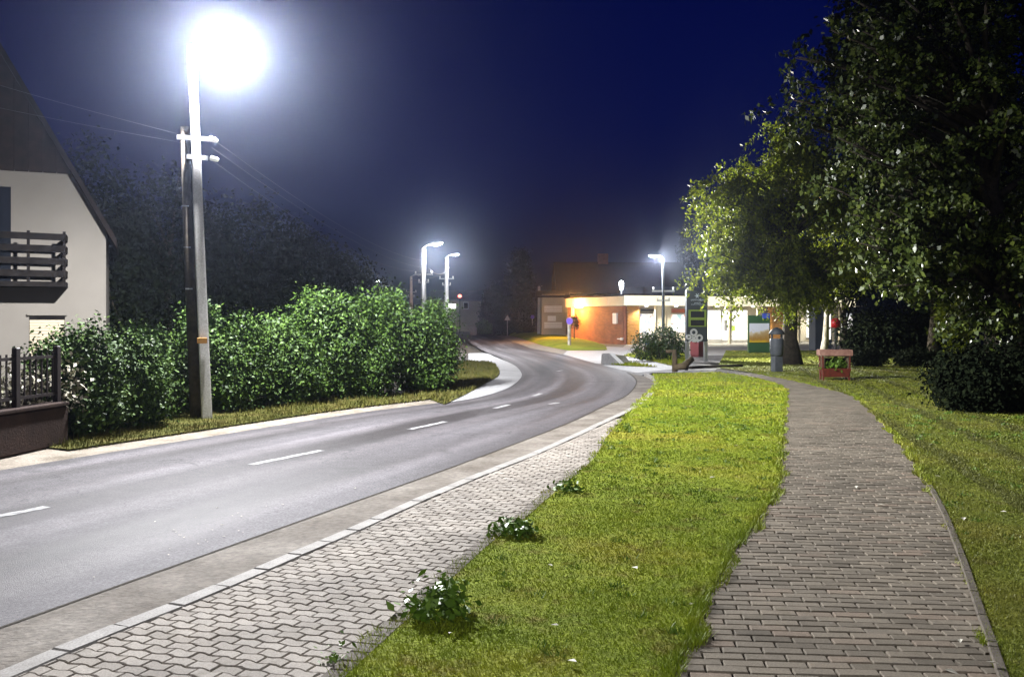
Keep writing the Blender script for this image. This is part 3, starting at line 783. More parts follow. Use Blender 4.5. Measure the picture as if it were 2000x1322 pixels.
def lamp_post(base, H, label, arm=(.75,.0,.35), power=600, glow=40, rz=R(28), w0=.30, w1=.17, lean=(0,0), cross=True, group='street lamps along the road', lens_mat=None, arms=1, head=1.0, pole_mat=None):
    root = empty('street_lamp', base, 0, label, 'street lamp', group)
    mb = MB(); lv_ = 10; vs = []; fs = []
    for i in range(lv_+1):
        t = i/lv_; hw = (w0+(w1-w0)*t)/2; hd = hw*.72
        for sx, sy in ((-1,-1),(-.8,-1.12),(.8,-1.12),(1,-1),(1,1),(.8,1.12),(-.8,1.12),(-1,1)):
            q = Matrix.Rotation(rz,3,'Z') @ Vector((sx*hw, sy*hd, 0)); vs.append((q.x+lean[0]*t, q.y+lean[1]*t, H*t))
    for i in range(lv_):
        for k in range(8): fs.append((i*8+k,i*8+(k+1)%8,(i+1)*8+(k+1)%8,(i+1)*8+k))
    fs.append(tuple(lv_*8+k for k in range(8)))
    mb.add(vs, fs).build('pole', pole_mat or M['pole'], root)
    tp = Vector((lean[0],lean[1],H)); hd_ = tp+Vector(arm)
    MB().tube([tp+Vector((0,0,-.35)), tp+Vector((0,0,.02)), tp+Vector(arm)*.45+Vector((0,0,.04)), hd_], [.035,.035,.03,.028], 7).build('arm', M['galv'], root, True)
    dx = Vector((arm[0],arm[1],0)).normalized(); an = math.atan2(dx.y,dx.x)
    h = MB().lathe([(.03,.06),(.12,.055),(.17,.03),(.185,0),(.17,-.02)], (0,0,0), 16, 1.75, .95).build('luminaire', M['galv'], root, True)
    h.location = hd_+dx*.22; h.rotation_euler = (0,-.08,an); h.scale = (head,head,head)
    MB().lathe([(.155,-.02),(.15,-.045),(.11,-.075),(.04,-.09)], (0,0,0), 16, 1.7, .9).build('lens', lens_mat or M['lamp_on'], h, True)
    lp = hd_+dx*.22+Vector((0,0,-.14*head))
    if power: street_light(lp, power, parent=root)
    if cross:
        for zz, ln in ((H-1.35,.95),(H-1.75,.55)):
            c = tp*(zz/H); c.z = zz
            q = Matrix.Rotation(rz-.6,3,'Z') @ Vector((1,0,0))
            MB().box((c.x,c.y,zz),(ln,.07,.07),rz-.6).build('crossarm', M['galv'], root)
            for s in (-1,1):
                e = c+q*(s*ln*.44)
                MB().lathe([(.02,0),(.045,.02),(.03,.05),(.05,.08),(.03,.11),(.02,.14)], (e.x,e.y,zz+.03), 8).build('insulator', M['insul'], root, True)
    return root, lp+Vector(base)
pole_base = P(404,818,-.05)
bigl, LP1 = lamp_post(pole_base, 6.3, 'tall pale concrete lamp post standing before the hedge, its lamp lit', (.40,-.1,.16), LAMP1, 0, R(24), .17, .135, (-.26,0), head=1.25, cross=False)
# crossarm fittings seen on the big post
for zz, ln, a in ((4.72,.62,.35),(4.40,.34,.5)):
    c = Vector((-.26*zz/5.95,0,zz))
    MB().box((c.x+.08,c.y-.14,zz),(ln,.07,.07),a).build('crossarm', M['galv'], bigl)
    MB().tube([(c.x+.3,c.y-.1,zz),(c.x+.42,c.y-.12,zz-.04)], [.05,.035], 8).build('insulator', M['insul'], bigl, True)
MB().tube([(-.2,.06,0),(-.3,.05,2.4),(-.39,.04,4.95)], [.1,.09,.075], 10).build('timber_pole', M['bark'], bigl, True)
MB().box((-.05+.01,-.12,1.33),(.16,.05,.1),R(24),.01).build('number_plate', M['timber'], bigl)
for zz in (2.2,2.9,3.6):
    MB().tube([(-.14-.26*zz/6,-.02,zz),(-.25-.26*zz/6,-.05,zz)], .012, 6).build('step_bolt', M['galv'], bigl, True)


def cable(pts, label, group, sag=.25, r=.012, ins=None):
    a, b = Vector(pts[0]), Vector(pts[1]); q = []
    for i in range(15):
        t = i/14; p = a.lerp(b,t); p.z -= sag*4*t*(1-t); q.append(p)
    o = MB().tube(q, r, 5).build('power_cable', M['cable'], None, True)
    return tag(o, label, 'cable', group)

# ---- the other street lamps of the row, lamps by the shop, and one added fill lamp
far_lens = emis('lamp_on_far', (.92,.96,1), 12)
def lamp_at(px, py_lamp, Y, label, arm, power, glow, **kw):
    """a lamp post whose lamp shows at the pixel, standing on the ground at the distance Y"""
    x, y, z = V(px, py_lamp, Y); g = -.1
    H = z-g-arm[2]+.1
    b = (x-arm[0]-(.2 if arm[0] > 0 else -.2), y-arm[1], g)
    return lamp_post(b, H, label, arm, power, glow, lens_mat=far_lens, **kw)
l2, LP2 = lamp_at(852, 479, 46, 'tall white concrete lamp post rising behind the hedge with cables fanning off it', (.45,0,.25), LAMP1*.5, 60, head=1.15)
l3, LP3 = lamp_at(889, 500, 57, 'lit lamp post seen just past the tall white post over the hedge', (.35,0,.2), LAMP1*.22, 40, head=.9)
l4, LP4 = lamp_at(816, 530, 78, 'slim unlit post with a short arm among the far cables', (.35,0,.2), 0, 0, lens_mat2=None) if False else lamp_post(tuple(Vector((V(803,560,78)[0],78,-.1))), 5.4, 'slim far post with a short bracket among the cable ends', (.5,0,.15), 0, 0, lens_mat=M['insul'], head=.8)
l5, LP5 = lamp_at(737, 550, 105, 'far small lamp glowing low over the hedge top', (.3,0,.15), LAMP1*.12, 30, head=1.3, cross=False)
l6, LP6 = lamp_at(1277, 504, 38, 'slim lamp post on the forecourt before the shop front, arm toward the road', (-.2,0,.15), LAMP1*.22, 25, head=.75, w0=.12, w1=.09, pole_mat=M['grey_bin'])
l7, LP7 = lamp_post((V(1053,600,80)[0],80,-.1), 4.6, 'dim grey post in front of the dark conifer', (.01,0,.05), 0, 0, lens_mat=M['insul'], head=.2, cross=False, group='street lamps along the road'), None
l8, LP8 = lamp_post((3,-13,-.1), 5.9, 'added concrete lamp post out of view, lit to brighten the near path and lawn', (-.6,0,.2), LAMP1*.33, 0, lens_mat=far_lens, cross=False)  # added lamp behind the camera, fills the near path and lawn
down_light(Vector(LP6)+Vector((.15,-.1,-.02)), 3400, (1,.98,.88), R(125), .5, None, .12, (.78,-.6,.05))  # extra spot added at this lamp, aimed to brighten the lime tree
# cables
t1 = Vector(pole_base)+Vector((-.21,-.12,4.74))
far_l = V(-200,150,9.5)
cable((t1, (-13.6,21.5,7.64)), 'upper pale cable slung from the big lamp post toward the gabled house', 'cables from the big lamp post', .04, .0028)
cable((t1+Vector((-.1,0,-.1)), (-13.6,21.5,6.98)), 'lower pale cable slung from the big lamp post toward the gabled house', 'cables from the big lamp post', .03, .0026)
t2 = Vector((V(834,510,46)))
cable((t2, t1+Vector((.3,.1,0))), 'upper cable leaving the tall white post over the hedge', 'cables over the hedge', .45, .0035)
cable((t2-Vector((0,0,.35)), t1+Vector((.3,.1,-.15))), 'middle cable leaving the tall white post over the hedge', 'cables over the hedge', .45, .0035)
cable((t2-Vector((0,0,.5)), t1+Vector((.25,.1,-.33))), 'lowest cable leaving the tall white post over the hedge', 'cables over the hedge', .6, .0035)
cable((t2-Vector((-.1,0,.4)), Vector(LP3)+Vector((-.4,0,-.7))), 'slack cable strung between the two lit posts over the hedge', 'cables over the hedge', .35, .025)
cable((Vector(LP3)+Vector((-.5,0,-1.0)), (V(803,560,78)[0],78,5.0)), 'cable dropping away from the second lit post over the hedge', 'cables over the hedge', .2, .02)

# ---- gabled house behind the hedge
HY = 23.0
def hp(px, py, dy=0.0): p = V(px,py,HY); return Vector((p[0],p[1]+dy,p[2]))
house = empty('gabled_house', (V(60,700,HY)[0],HY,-.2), 0, 'pale plastered house with steep dark gable and wooden balcony behind the hedge', 'house')
xr = hp(207,450).x
house.location = (xr, HY, -.2); house.rotation_euler = (0,0,R(23)); HB = Vector(house.location)
def hm(mb, name, mt, parent=None, smooth=False):
    mb.v = [((v[0]-HB.x)*.9, v[1]-HB.y, v[2]-HB.z) for v in mb.v]
    return mb.build(name, mt, parent or house, smooth)
apex_px = -205; xa = hp(apex_px,0).x; xl = 2*xa-xr
ze = hp(207,452).z; zr_ = ze+(xr-xa)*1.62
zc = hp(0,342).z                     # cladding starts here
xc = xr-(zc-ze)/1.62
def poly_wall(pts, y0, y1):
    n = len(pts); vs = [(x,y0,z) for x,z in pts]+[(x,y1,z) for x,z in pts]
    fs = [tuple(range(n)), tuple(range(n,2*n))[::-1]]+[(i,n+i,n+(i+1)%n,(i+1)%n) for i in range(n)]
    return MB().add(vs, fs)
hm(poly_wall([(xl,-.2),(xr,-.2),(xr,ze),(xc,zc),(2*xa-xc,zc),(xl,ze)], HY, HY+9), 'wall', M['plaster'])
cl_root = hm(poly_wall([(2*xa-xc-.02,zc),(xc+.02,zc),(xa,zr_)], HY-.0, HY+8.9), 'gable', M['cladding'])
k = 26
for i in range(k):                    # upright boards of the gable
    x0 = xa+(xc-xa)*(-1+2*i/k); x1 = xa+(xc-xa)*(-1+2*(i+1)/k)-.02
    zt0 = zc+(1-abs(x0-xa)/(xc-xa))*(zr_-zc); zt1 = zc+(1-abs(x1-xa)/(xc-xa))*(zr_-zc)
    if x1 < hp(-30,0).x: continue
    b = poly_wall([(x0,zc-.03),(x1,zc-.03),(x1,max(zt1,zc)),(x0,max(zt0,zc))], HY-.05, HY-.002)
    hm(b, 'board', M['cladding'], cl_root)
for s in (1,-1):
    x_e, x_a = (xr+.28, xa) if s > 0 else (xl-.28, xa); z_e = ze-.28*1.62
    b = MB().add([(x_e,HY-.35,z_e+.02),(x_a,HY-.35,zr_+.02),(x_a,HY+9.3,zr_+.02),(x_e,HY+9.3,z_e+.02),(x_e,HY-.35,z_e+.24),(x_a,HY-.35,zr_+.28),(x_a,HY+9.3,zr_+.28),(x_e,HY+9.3,z_e+.24)],
        [(0,1,2,3),(7,6,5,4),(0,4,5,1),(1,5,6,2),(2,6,7,3),(3,7,4,0)])
    hm(b, 'roof', M['roof'])
# window with roller shutter
wx0, wx1, wz1, wz0 = hp(60,0).x, hp(127,0).x, hp(0,617).z, hp(0,700).z
win = hm(MB().box(((wx0+wx1)/2,HY-.0,(wz0+wz1)/2),(wx1-wx0,.03,wz1-wz0)), 'window', M['dark_wood'])
hm(MB().box(((wx0+wx1)/2,HY-.03,wz1+.035),(wx1-wx0+.1,.1,.05)), 'lintel', M['plaster'], win)
ns = 14
for i in range(ns):
    h = (wz1-.1-wz0)/ns
    hm(MB().box(((wx0+wx1)/2,HY-.025,wz0+h*(i+.5)),(wx1-wx0-.02,.022,h*.92),0,.005), 'slat', M['shutter'], win)
# dark balcony door
hm(MB().box((hp(-10,0).x,HY-.01,(hp(0,375).z+hp(0,560).z)/2),(hp(26,0).x-hp(-46,0).x,.04,hp(0,375).z-hp(0,560).z)), 'balcony_door', M['glass_dark'])
# balcony: slab, end post, boards with a scalloped end
bx0, bx1 = hp(-160,0).x, hp(131,0).x; BYd = HY-.9
sc_ = BYd/HY
def bz(py): return HC-(py-Y0)/F*BYd
bx1 = (131-1000)/F*BYd-.42
bal = hm(MB().box(((bx0+bx1)/2,HY-.45,bz(556)),(bx1-bx0,.9,.12)), 'balcony', M['dark_wood'])
for py in (464,487,511,535):
    hm(MB().box(((bx0+bx1)/2,BYd,bz(py)),(bx1-bx0,.035,.165),0,.01,0,.012), 'railing_board', M['dark_wood'], bal)
    hm(MB().box((bx1-.02,BYd+.45,bz(py)),(.035,.86,.165),0,.01), 'railing_board', M['dark_wood'], bal)
for px in (128,60,-20,-90):
    hm(MB().box(((px-1000)/F*BYd-.42,BYd+.04,bz(507)),(.07,.07,bz(455)-bz(560))), 'railing_post', M['dark_wood'], bal)

# ---- garden fence with plinth at the road
fence = empty('garden_fence', P(60,883,-.05), 0, 'low brown fence with plinth beside the end of the hedge', 'fence')
FB = Vector(fence.location)
fa = Vector(P(118,866,-.05)); fb = Vector(P(-160,925,-.05)); fd = (fb-fa); fl = fd.length; fang = math.atan2(fd.y,fd.x)
def fpt(s, z): q = fa+fd*s-FB; return (q.x,q.y,z-FB.z)
MB().box(fpt(.5,.21),(fl,.22,.52),fang,.02).build('plinth', M['plinth'], fence)
MB().box(fpt(.5,.50),(fl,.27,.05),fang,.01).build('coping', M['plinth'], fence)
for s in (.03,.36,.70,1.0):
    MB().box(fpt(s,.88),(.07,.07,.8),fang,.01).build('post', M['rust'], fence)
for z in (.64,1.14):
    MB().box(fpt(.5,z),(fl,.03,.04),fang).build('rail', M['rust'], fence)
for i in range(22):
    s = (i+.5)/22
    MB().box(fpt(s,.89),(.018,.018,.62),fang).build('picket', M['rust'], fence)
rb = tuple(Vector(P(40,880,-.05))+Vector((-.5,.9,0)))
shrub('garden_bush', 'sparse pale-leaved bush in front of the house window behind the fence', rb, [(( rb[0]-.25,rb[1],.58),(.75,.4,.40),1),((rb[0]+.45,rb[1]+.1,.62),(.35,.35,.40),.5)], M['leaf_pale'], .075, 90, 14, .10, 'bushes in the house garden', 'bush', stems=14)

# ---- dark trees behind the hedge
TG = 'dark trees behind the hedge'
def dtree(px, top_py, Y, wpx, label, n=320, seed=1, shape=1.0, mt='leaf_dark', base_py=None):
    x, y, zt = V(px, top_py, Y); wr = wpx/F*Y; z0 = -.2
    hgt = zt-z0; c = (x,y,z0+hgt*.56)
    blobs = [(c,(wr*.9,wr*.9,hgt*.42),2), ((x-wr*.45,y,z0+hgt*.45),(wr*.6,wr*.7,hgt*.34),1), ((x+wr*.5,y+.2,z0+hgt*.40),(wr*.6,wr*.7,hgt*.3),1)]
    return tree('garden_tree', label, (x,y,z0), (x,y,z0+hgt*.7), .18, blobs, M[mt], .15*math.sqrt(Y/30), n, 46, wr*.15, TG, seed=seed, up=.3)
dtree(170, 268, 27, 120, 'dark leafy tree rising behind the gabled house roof edge', 420, 2)
dtree(330, 330, 30, 130, 'broad dark tree behind the big lamp post', 420, 3)
dtree(470, 385, 33, 130, 'dark rounded tree behind the bright green shrub', 420, 4)
dtree(585, 445, 37, 110, 'dark bushy tree behind the middle of the hedge', 380, 5)
dtree(665, 490, 42, 90, 'small dark tree behind the highest part of the hedge', 300, 6)
dtree(725, 555, 55, 60, 'lowest dark tree behind the hedge, near the far lamp', 200, 7)

# ---- far end of the road
def cypress(px, top_py, Y, wpx, label, seed):
    x, y, zt = V(px, top_py, Y); wr = wpx/F*Y
    bl = [((x,y,zt*.3),(wr,wr,zt*.32),1.2),((x,y,zt*.55),(wr*.85,wr*.85,zt*.3),1),((x,y,zt*.78),(wr*.5,wr*.5,zt*.22),.6)]
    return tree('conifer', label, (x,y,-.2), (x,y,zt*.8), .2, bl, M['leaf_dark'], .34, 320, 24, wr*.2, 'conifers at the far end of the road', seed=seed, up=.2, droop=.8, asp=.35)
cypress(1015, 488, 92, 32, 'tall dark conifer beyond the grass bank', 21)
cypress(965, 560, 100, 26, 'short dark conifer beside the far pale house', 22)
cypress(1340, 440, 100, 22, 'dark conifer behind the shop roof beside the lime tree', 23)
def bushes(px, py, Y, wpx, hpx, label, mt='leaf_hedge', n=90, group='low bushes beyond the bend'):
    x, y, z = V(px, py, Y); wr = wpx/F*Y; hr = hpx/F*Y
    return shrub('low_bush', label, (x,y,-.1), [((x,y,hr*.5),(wr,wr*.7,hr*.6),1)], M[mt], .22, n, 22, wr*.2, group, 'bush', stems=3, zmin=0)
bushes(945, 636, 98, 14, 22, 'small clipped bush at the mouth of the far road')
bushes(985, 636, 92, 20, 22, 'wide low bush behind the triangular road sign', 'leaf_dark')
bushes(1025, 634, 88, 16, 28, 'bush at the foot of the tall dark conifer', 'leaf_dark')
def simple_house(px0, px1, py_eave, py_ridge, Y, depth, label, wall_m, roof_m, base=-.2, name='far_house', win=(), chim=None):
    x0, _, ze_ = V(px0,py_eave,Y); x1 = V(px1,py_eave,Y)[0]; zr = V(px0,py_ridge,Y+depth/2)[2]
    root = empty(name, ((x0+x1)/2,Y,base), 0, label, 'house'); B = Vector(root.location)
    W = (x1-x0)/2; ez = ze_-base; rz_ = zr-base
    MB().box((0,depth/2,ez/2),(2*W,depth,ez)).build('wall', wall_m, root)
    # ridge parallel to the front
    o_ = .4
    vs = [(-W-o_,-o_,ez-.1),(W+o_,-o_,ez-.1),(W+o_,depth/2,rz_),(-W-o_,depth/2,rz_),(-W-o_,depth+o_,ez-.1),(W+o_,depth+o_,ez-.1)]
    vs2 = [(a,b,c-.18) for a,b,c in vs]
    fs = [(0,1,2,3),(3,2,5,4),(6,9,8,7),(9,10,11,8),(0,6,7,1),(4,5,11,10),(0,3,9,6),(3,4,10,9),(1,7,8,2),(2,8,11,5)]
    rf = MB().add(vs+vs2, fs).build('roof', roof_m, root)
    for (a,b_,c,d) in win:
        p = V(a,b_,Y); q = V(c,d,Y)
        wn = MB().box(((p[0]+q[0])/2-B.x,-.02,(p[2]+q[2])/2-B.z),(abs(q[0]-p[0]),.08,abs(p[2]-q[2]))).build('window', M['white_paint'], root)
        MB().box(((p[0]+q[0])/2-B.x,-.075,(p[2]+q[2])/2-B.z),(abs(q[0]-p[0])*.8,.03,abs(p[2]-q[2])*.8)).build('pane', M['glass_dark'], wn)
    if chim:
        p = V(chim[0],chim[1],Y+depth/2); q = V(chim[2],chim[3],Y+depth/2)
        c = MB().box(((p[0]+q[0])/2-B.x,depth/2,(p[2]+q[2])/2-B.z-.4),(abs(q[0]-p[0]),.8,abs(p[2]-q[2])+.8)).build('chimney', M['brick_wall2'], rf)
        MB().box(((p[0]+q[0])/2-B.x,depth/2,p[2]-B.z+.05),(abs(q[0]-p[0])+.15,.95,.1)).build('chimney_cap', M['concrete'], c) if False else None
    return root
M['brick_wall2'] = rough_mat('chimney_brick', (.20,.075,.05), (.30,.12,.08), 3, .9, 20, .01)
M['roof_grey'] = rough_mat('roof_grey', (.16,.16,.18), (.25,.25,.27), 1, .8, 10, .02)
M['wall_far'] = rough_mat('wall_far', (.30,.27,.22), (.42,.38,.31), .6, .9, 10, .01)
simple_house(842, 936, 584, 567, 118, 8, 'far low house with grey roof at the end of the road', M['wall_far'], M['roof_grey'], win=[(858,590,868,604),(905,590,915,604)])
simple_house(1095, 1345, 571, 512, 84, 12, 'dark roofed house with brick chimney behind the shop', M['wall_far'], M['roof'], chim=(1168,496,1187,516))
porch = simple_house(1058, 1104, 575, 568, 76, 5, 'small grey outbuilding with white slatted railings beside the brick wall', M['wall_far'], M['roof'], name='outbuilding')
for (a,b_,c,d) in ((1063,597,1098,610),(1063,629,1098,641)):
    p = V(a,b_,75.6); q = V(c,d,75.6); n_ = 4
    for i in range(n_):
        z = q[2]+(p[2]-q[2])*(i+.5)/n_
        MB().box(((p[0]+q[0])/2-porch.location.x,-.35,z-porch.location.z),(q[0]-p[0],.05,(p[2]-q[2])/n_*.75)).build('slat', M['white_paint'], porch)
p = V(1070,617,75.6); MB().box((V(1078,0,75.6)[0]-porch.location.x,-.05,V(0,622,75.6)[2]-porch.location.z),(.7,.06,.45)).build('window', M['white_paint'], porch)

# far signs
def road_sign(px, py_sign, Y, label, kind, post_m, ps=.04, base_z=-.1, face=None):
    x, y, z = V(px, py_sign, Y); root = empty('road_sign', (x,y,base_z), 0, label, 'road sign', 'road signs')
    h = z-base_z
    MB().tube([(0,0.03,0),(0,0.03,h)], ps, 8).build('post', post_m, root)
    if kind == 'tri':
        r = .42; pts = [(math.sin(a)*r, math.cos(a)*r) for a in (0,R(120),R(240))]
        for k_, yy, mt in ((1.,-.03,M['red']),(.82,-.045,M['white_paint'])):
            vs = [(a*k_,yy,h+b*k_) for a,b in pts]+[(a*k_,yy+.014,h+b*k_) for a,b in pts]
            MB().add(vs, [(0,1,2),(5,4,3),(0,3,4,1),(1,4,5,2),(2,5,3,0)]).build('plate' if k_ == 1. else 'plate_face', mt, root)
    else:
        mb = MB(); n_ = 20; r = face or .3
        vs = [(r*math.cos(2*math.pi*i/n_),-.03-ps,h+r*math.sin(2*math.pi*i/n_)) for i in range(n_)]+[(r*math.cos(2*math.pi*i/n_),-.01-ps,h+r*math.sin(2*math.pi*i/n_)) for i in range(n_)]
        mb.add(vs, [tuple(range(n_)), tuple(range(n_,2*n_))[::-1]]+[(i,n_+i,n_+(i+1)%n_,(i+1)%n_) for i in range(n_)]).build('plate', M['purple'], root)
    return root
road_sign(991, 622, 90, 'small white triangular sign with red edge beside the far road', 'tri', M['galv'])
road_sign(1040, 619, 88, 'little round blue sign by the dark conifer', 'round', M['galv'], face=.2)
gp = P(1112,679,-.06); road_sign(1112, 627, gp[1], 'round blue sign on a thick wooden post in the grass bank', 'round', M['bark_pale'], .1, -.06, .2)
# pale board and red lamp near the far house
bx = V(880,598,96); o = empty('signboard', (bx[0],bx[1],-.1), 0, 'white illuminated board on two legs before the far low house', 'signboard')
MB().box((0,0,bx[2]+.1),(1.1,.12,.5),0,.02).build('panel', emis('lit_board', (1,1,1), 1.2), o)
for s in (-.35,.35): MB().box((s,.02,(bx[2]-.15)/2+.05),(.06,.06,bx[2]-.1)).build('leg', M['galv'], o)
bx = V(898,580,100); o = empty('signal_lamp', (bx[0],bx[1],-.1), 0, 'red glowing lamp on a thin mast before the far low house', 'lamp')
MB().tube([(0,0,0),(0,0,bx[2])], .05, 6).build('mast', M['dark_metal'], o)
MB().lathe([(.05,0),(.2,.04),(.22,.15),(.14,.28),(.03,.32)], (0,0,bx[2]+.05), 12).build('lens', emis('red_lamp', (1,.12,.08), 3), o, True)
bx = V(924,636,92); o = empty('roadside_stone', (bx[0],bx[1],-.1), 0, 'pale grey block at the mouth of the far road', 'stone')
MB().box((0,0,.45),(.7,.4,.9),.2,.12).build('block', M['concrete'], o)

# ================================================================== the shop
C0 = Vector((P(1221,673,-.08)[0],P(1221,673,-.08)[1],-.08)); E1 = Vector((.924,.381,0)); E2 = Vector((-.381,.924,0)); SA = math.atan2(.381,.924)
shop = empty('shop', C0, SA, 'single-storey brick and cream shop with lit windows and flat roof', 'shop')
def st(px, d=0.0):
    a = (px-1000)/F; b = C0+E2*d; return (b.y*a-b.x)/(E1.x-a*E1.y)
def sz(py, t, d=0.0): Yq = C0.y+E1.y*t+E2.y*d; return HC-(py-Y0)/F*Yq+.08
SL, SD, SHt = st(1668), 8.7, 3.15
REC = 1.3
def sb(name, c, d, mt, parent=None, bev=0): return MB().box(c,d,0,bev).build(name, mt, parent or shop)
# side brick wall with UVs for the courses
def uv_wall(name, w_, h_, mt, parent, th=.3):
    me = bpy.data.meshes.new(name)
    vs = [(0,0,0),(w_,0,0),(w_,0,h_),(0,0,h_),(0,th,0),(w_,th,0),(w_,th,h_),(0,th,h_)]
    me.from_pydata(vs, [], [(0,1,2,3),(5,4,7,6),(3,2,6,7),(1,5,6,2),(4,0,3,7)]); ul = me.uv_layers.new(name='UVMap')
    for pl in me.polygons:
        for li in pl.loop_indices: v = vs[me.loops[li].vertex_index]; ul.data[li].uv = (v[0],v[2])
    return link(name, me, mt, parent)
wl = uv_wall('brick_wall', SD-.3, SHt-.6, M['brick_wall'], shop); wl.location = (0,SD,0); wl.rotation_euler = (0,0,R(-90))
sb('wall', (SL/2+.5,SD-.1,SHt/2),(SL-1,.2,SHt-.02), M['cream_wall'])
zf1, zf0 = sz(579,6,-1), sz(597.5,6,-1)
CF = -1.0
sb('roof', (SL/2,SD/2+CF/2-.1,zf1+.07),(SL+.5,SD+.5-CF,.1), M['roof'])
sb('soffit', (SL/2,SD/2+CF/2,zf0+.05),(SL-.1,SD-.1-CF,.05), M['cream'])
M['fascia'] = mat('backlit_fascia', (.62,.56,.40), .6, emit=(1,.90,.62), es=.34)
# fascia panels along the front and the side
ed = [st(x,-1) for x in (1217,1287,1310,1341,1378,1430,1480,1530,1580,1668)]
for a,b in zip(ed,ed[1:]): sb('fascia_panel', ((a+b)/2,CF-.12,(zf0+zf1)/2),(b-a-.02,.06,zf1-zf0), M['fascia'], None, .01)
for i in range(4): sb('fascia_panel', (-.14,.0+SD/4*(i+.5),(zf0+zf1)/2),(.06,SD/4-.02,zf1-zf0), M['cream'], None, .01)
# recessed front wall
D = REC
def front(name, px0, px1, py0, py1, mt, dy=0.0, th=.06, parent=None, bev=0):
    t0, t1 = st(px0,D), st(px1,D); z1, z0 = sz(py0,(t0+t1)/2,D), sz(py1,(t0+t1)/2,D)
    z0 = max(z0, .0)
    return sb(name, ((t0+t1)/2,D+dy,(z0+z1)/2),(t1-t0,th,z1-z0), mt, parent, bev)
sb('wall', (SL/2,D+.2,SHt/2-.1),(SL-.6,.2,SHt-.25), M['cream_wall'])
tm = st(1247)
for i in range(12):                       # timber boards of the corner bay, flush with the canopy
    h = zf0/12; sb('timber_board', (tm/2+.1,.05,h*(i+.5)),(tm-.15,.08,h*.95), M['timber'], None, .008)
sb('corner_post', (.0,.05,zf0/2),(.12,.14,zf0), M['brick_wall2'])
sb('corner_return', (tm+.02,D/2,zf0/2),(.08,D,zf0), M['timber'])
t0, t1 = st(1503,.6), st(1537,.6)
for i in range(12):
    h = zf0/12; sb('timber_board', ((t0+t1)/2,.55,h*(i+.5)),(t1-t0,.5,h*.95), M['timber'], None, .008)
M['glow_white'] = emis('shop_light_white', (1,.96,.84), .52)
# poster print: blotches of colour on white, lit from behind
def poster(name, c1, c2, es, sc=1.5):
    m = mat(name, (.7,.7,.7), .6); f = noise(m, sc, 3, .6)
    c = ramp(m, f, [(.38,c1),(.47,(.95,.93,.9)),(.56,(.95,.93,.9)),(.64,c2)]); L(m, c, BS(m).inputs['Base Color']); L(m, c, BS(m).inputs['Emission Color']); BS(m).inputs['Emission Strength'].default_value = es
    return m
M['poster_red'] = poster('poster_red', (.75,.35,.30), (.35,.55,.6), .24, 2.2)
M['poster_blue'] = poster('poster_blue', (.25,.3,.6), (.75,.3,.3), .22, 2.5)
M['poster_pale'] = poster('poster_pale', (.9,.75,.6), (.7,.8,.85), .3, 1.4)
def window(px0, px1, py0, py1, pane_m, label=None, div=2):
    f = front('window', px0, px1, py0, py1, M['white_paint'], .06, .1)
    t0, t1 = st(px0,D), st(px1,D); z1, z0 = sz(py0,(t0+t1)/2,D), max(sz(py1,(t0+t1)/2,D),.02)
    w_ = (t1-t0)/div
    for i in range(div): sb('pane', (t0+w_*(i+.5),D-.005,(z0+z1)/2),(w_-.09,.05,z1-z0-.1), pane_m, f)
    return f
window(1250, 1277, 612, 668, M['poster_blue'], div=2)
front('sign_strip', 1251, 1277, 603, 608.5, M['dark_metal'], -.05)
front('sign_strip', 1252, 1275, 610, 611.5, M['dark_metal'], -.05)
window(1311, 1341, 613, 650, M['poster_red'], div=1)
front('sign_strip', 1311, 1341, 603, 611, mat('red_brown_sign', (.35,.09,.03), .6), -.05)
window(1381, 1408, 605, 664, M['poster_pale'], div=2)
window(1410, 1428, 605, 667, M['glow_white'], div=2)
window(1430, 1460, 605, 667, M['glow_white'], div=2)
front('notice', 1414, 1419, 625, 646, M['roof_grey'], -.06)
front('notice', 1428, 1434, 636, 646, M['lime'], -.06)
window(1575, 1604, 596, 660, M['glow_white'], div=2)
for py in range(606, 660, 7): front('grille_bar', 1575, 1604, py, py+1.2, M['lime'], -.1, .03)
window(1640, 1665, 612, 650, M['poster_pale'], div=1)
sb('arch_trim', (st(1589,D),D-.12,sz(594,st(1589),D)),(1.1,.05,.16), M['cream'])
front('plinth', 1290, 1500, 664, 671, M['concrete'], -.1, .12)
# downpipes, columns
for px in (1281,1300,1345,1425,1480,1560,1612,1640):
    t = st(px,-.8); sb('column', (t,-.8,zf0/2),(.16,.16,zf0), M['cream'], None, .01)
# canopy downlights
dl = emis('downlight', (1,.94,.78), 4)
for px in (1262,1320,1400,1470,1590):
    t = st(px,-.4)
    MB().lathe([(.12,.0),(.12,-.03),(.09,-.05)], (t,-.45,zf0-.0), 12).build('downlight', dl, shop)
    down_light((t,-.45,zf0-.08), 150, (1,.93,.76), R(150), .4, shop, .1)
# brick-side: warm wall lamp, white cabinet, little spigot
s_ = SD-6.3; lampd = SD*.73
ol = MB().box((-.22,lampd,sz(597,0,lampd)),(.36,.5,.36),0,.06).build('wall_lamp', emis('warm_lamp', (1,.62,.2), 14), shop)
MB().box((-.06,lampd,sz(597,0,lampd)),(.1,.3,.5),0,.02).build('lamp_bracket', M['dark_metal'], ol)
point_light((-.55,lampd,sz(599,0,lampd)), 620, (1,.42,.08), shop, .15)
for dd in (lampd+1.2,lampd+1.5): MB().tube([(-.05,dd,zf0-.05),(-.05,dd,zf0-.75)], .05, 8).build('vent_pipe', M['cream'], shop, True)
sb('meter_cabinet', (-.06,1.25,sz(622,0,1.2)),(.12,.55,.72), M['white_paint'], None, .02)
sb('floodlight', (-.1,.25,sz(662,0,.3)),(.16,.25,.16), M['white_paint'], None, .02)
MB().tube([(-.1,.3,sz(662,0,.3)),(-.1,.9,sz(662,0,.3))], .03, 6).build('floodlight_bar', M['white_paint'], shop)
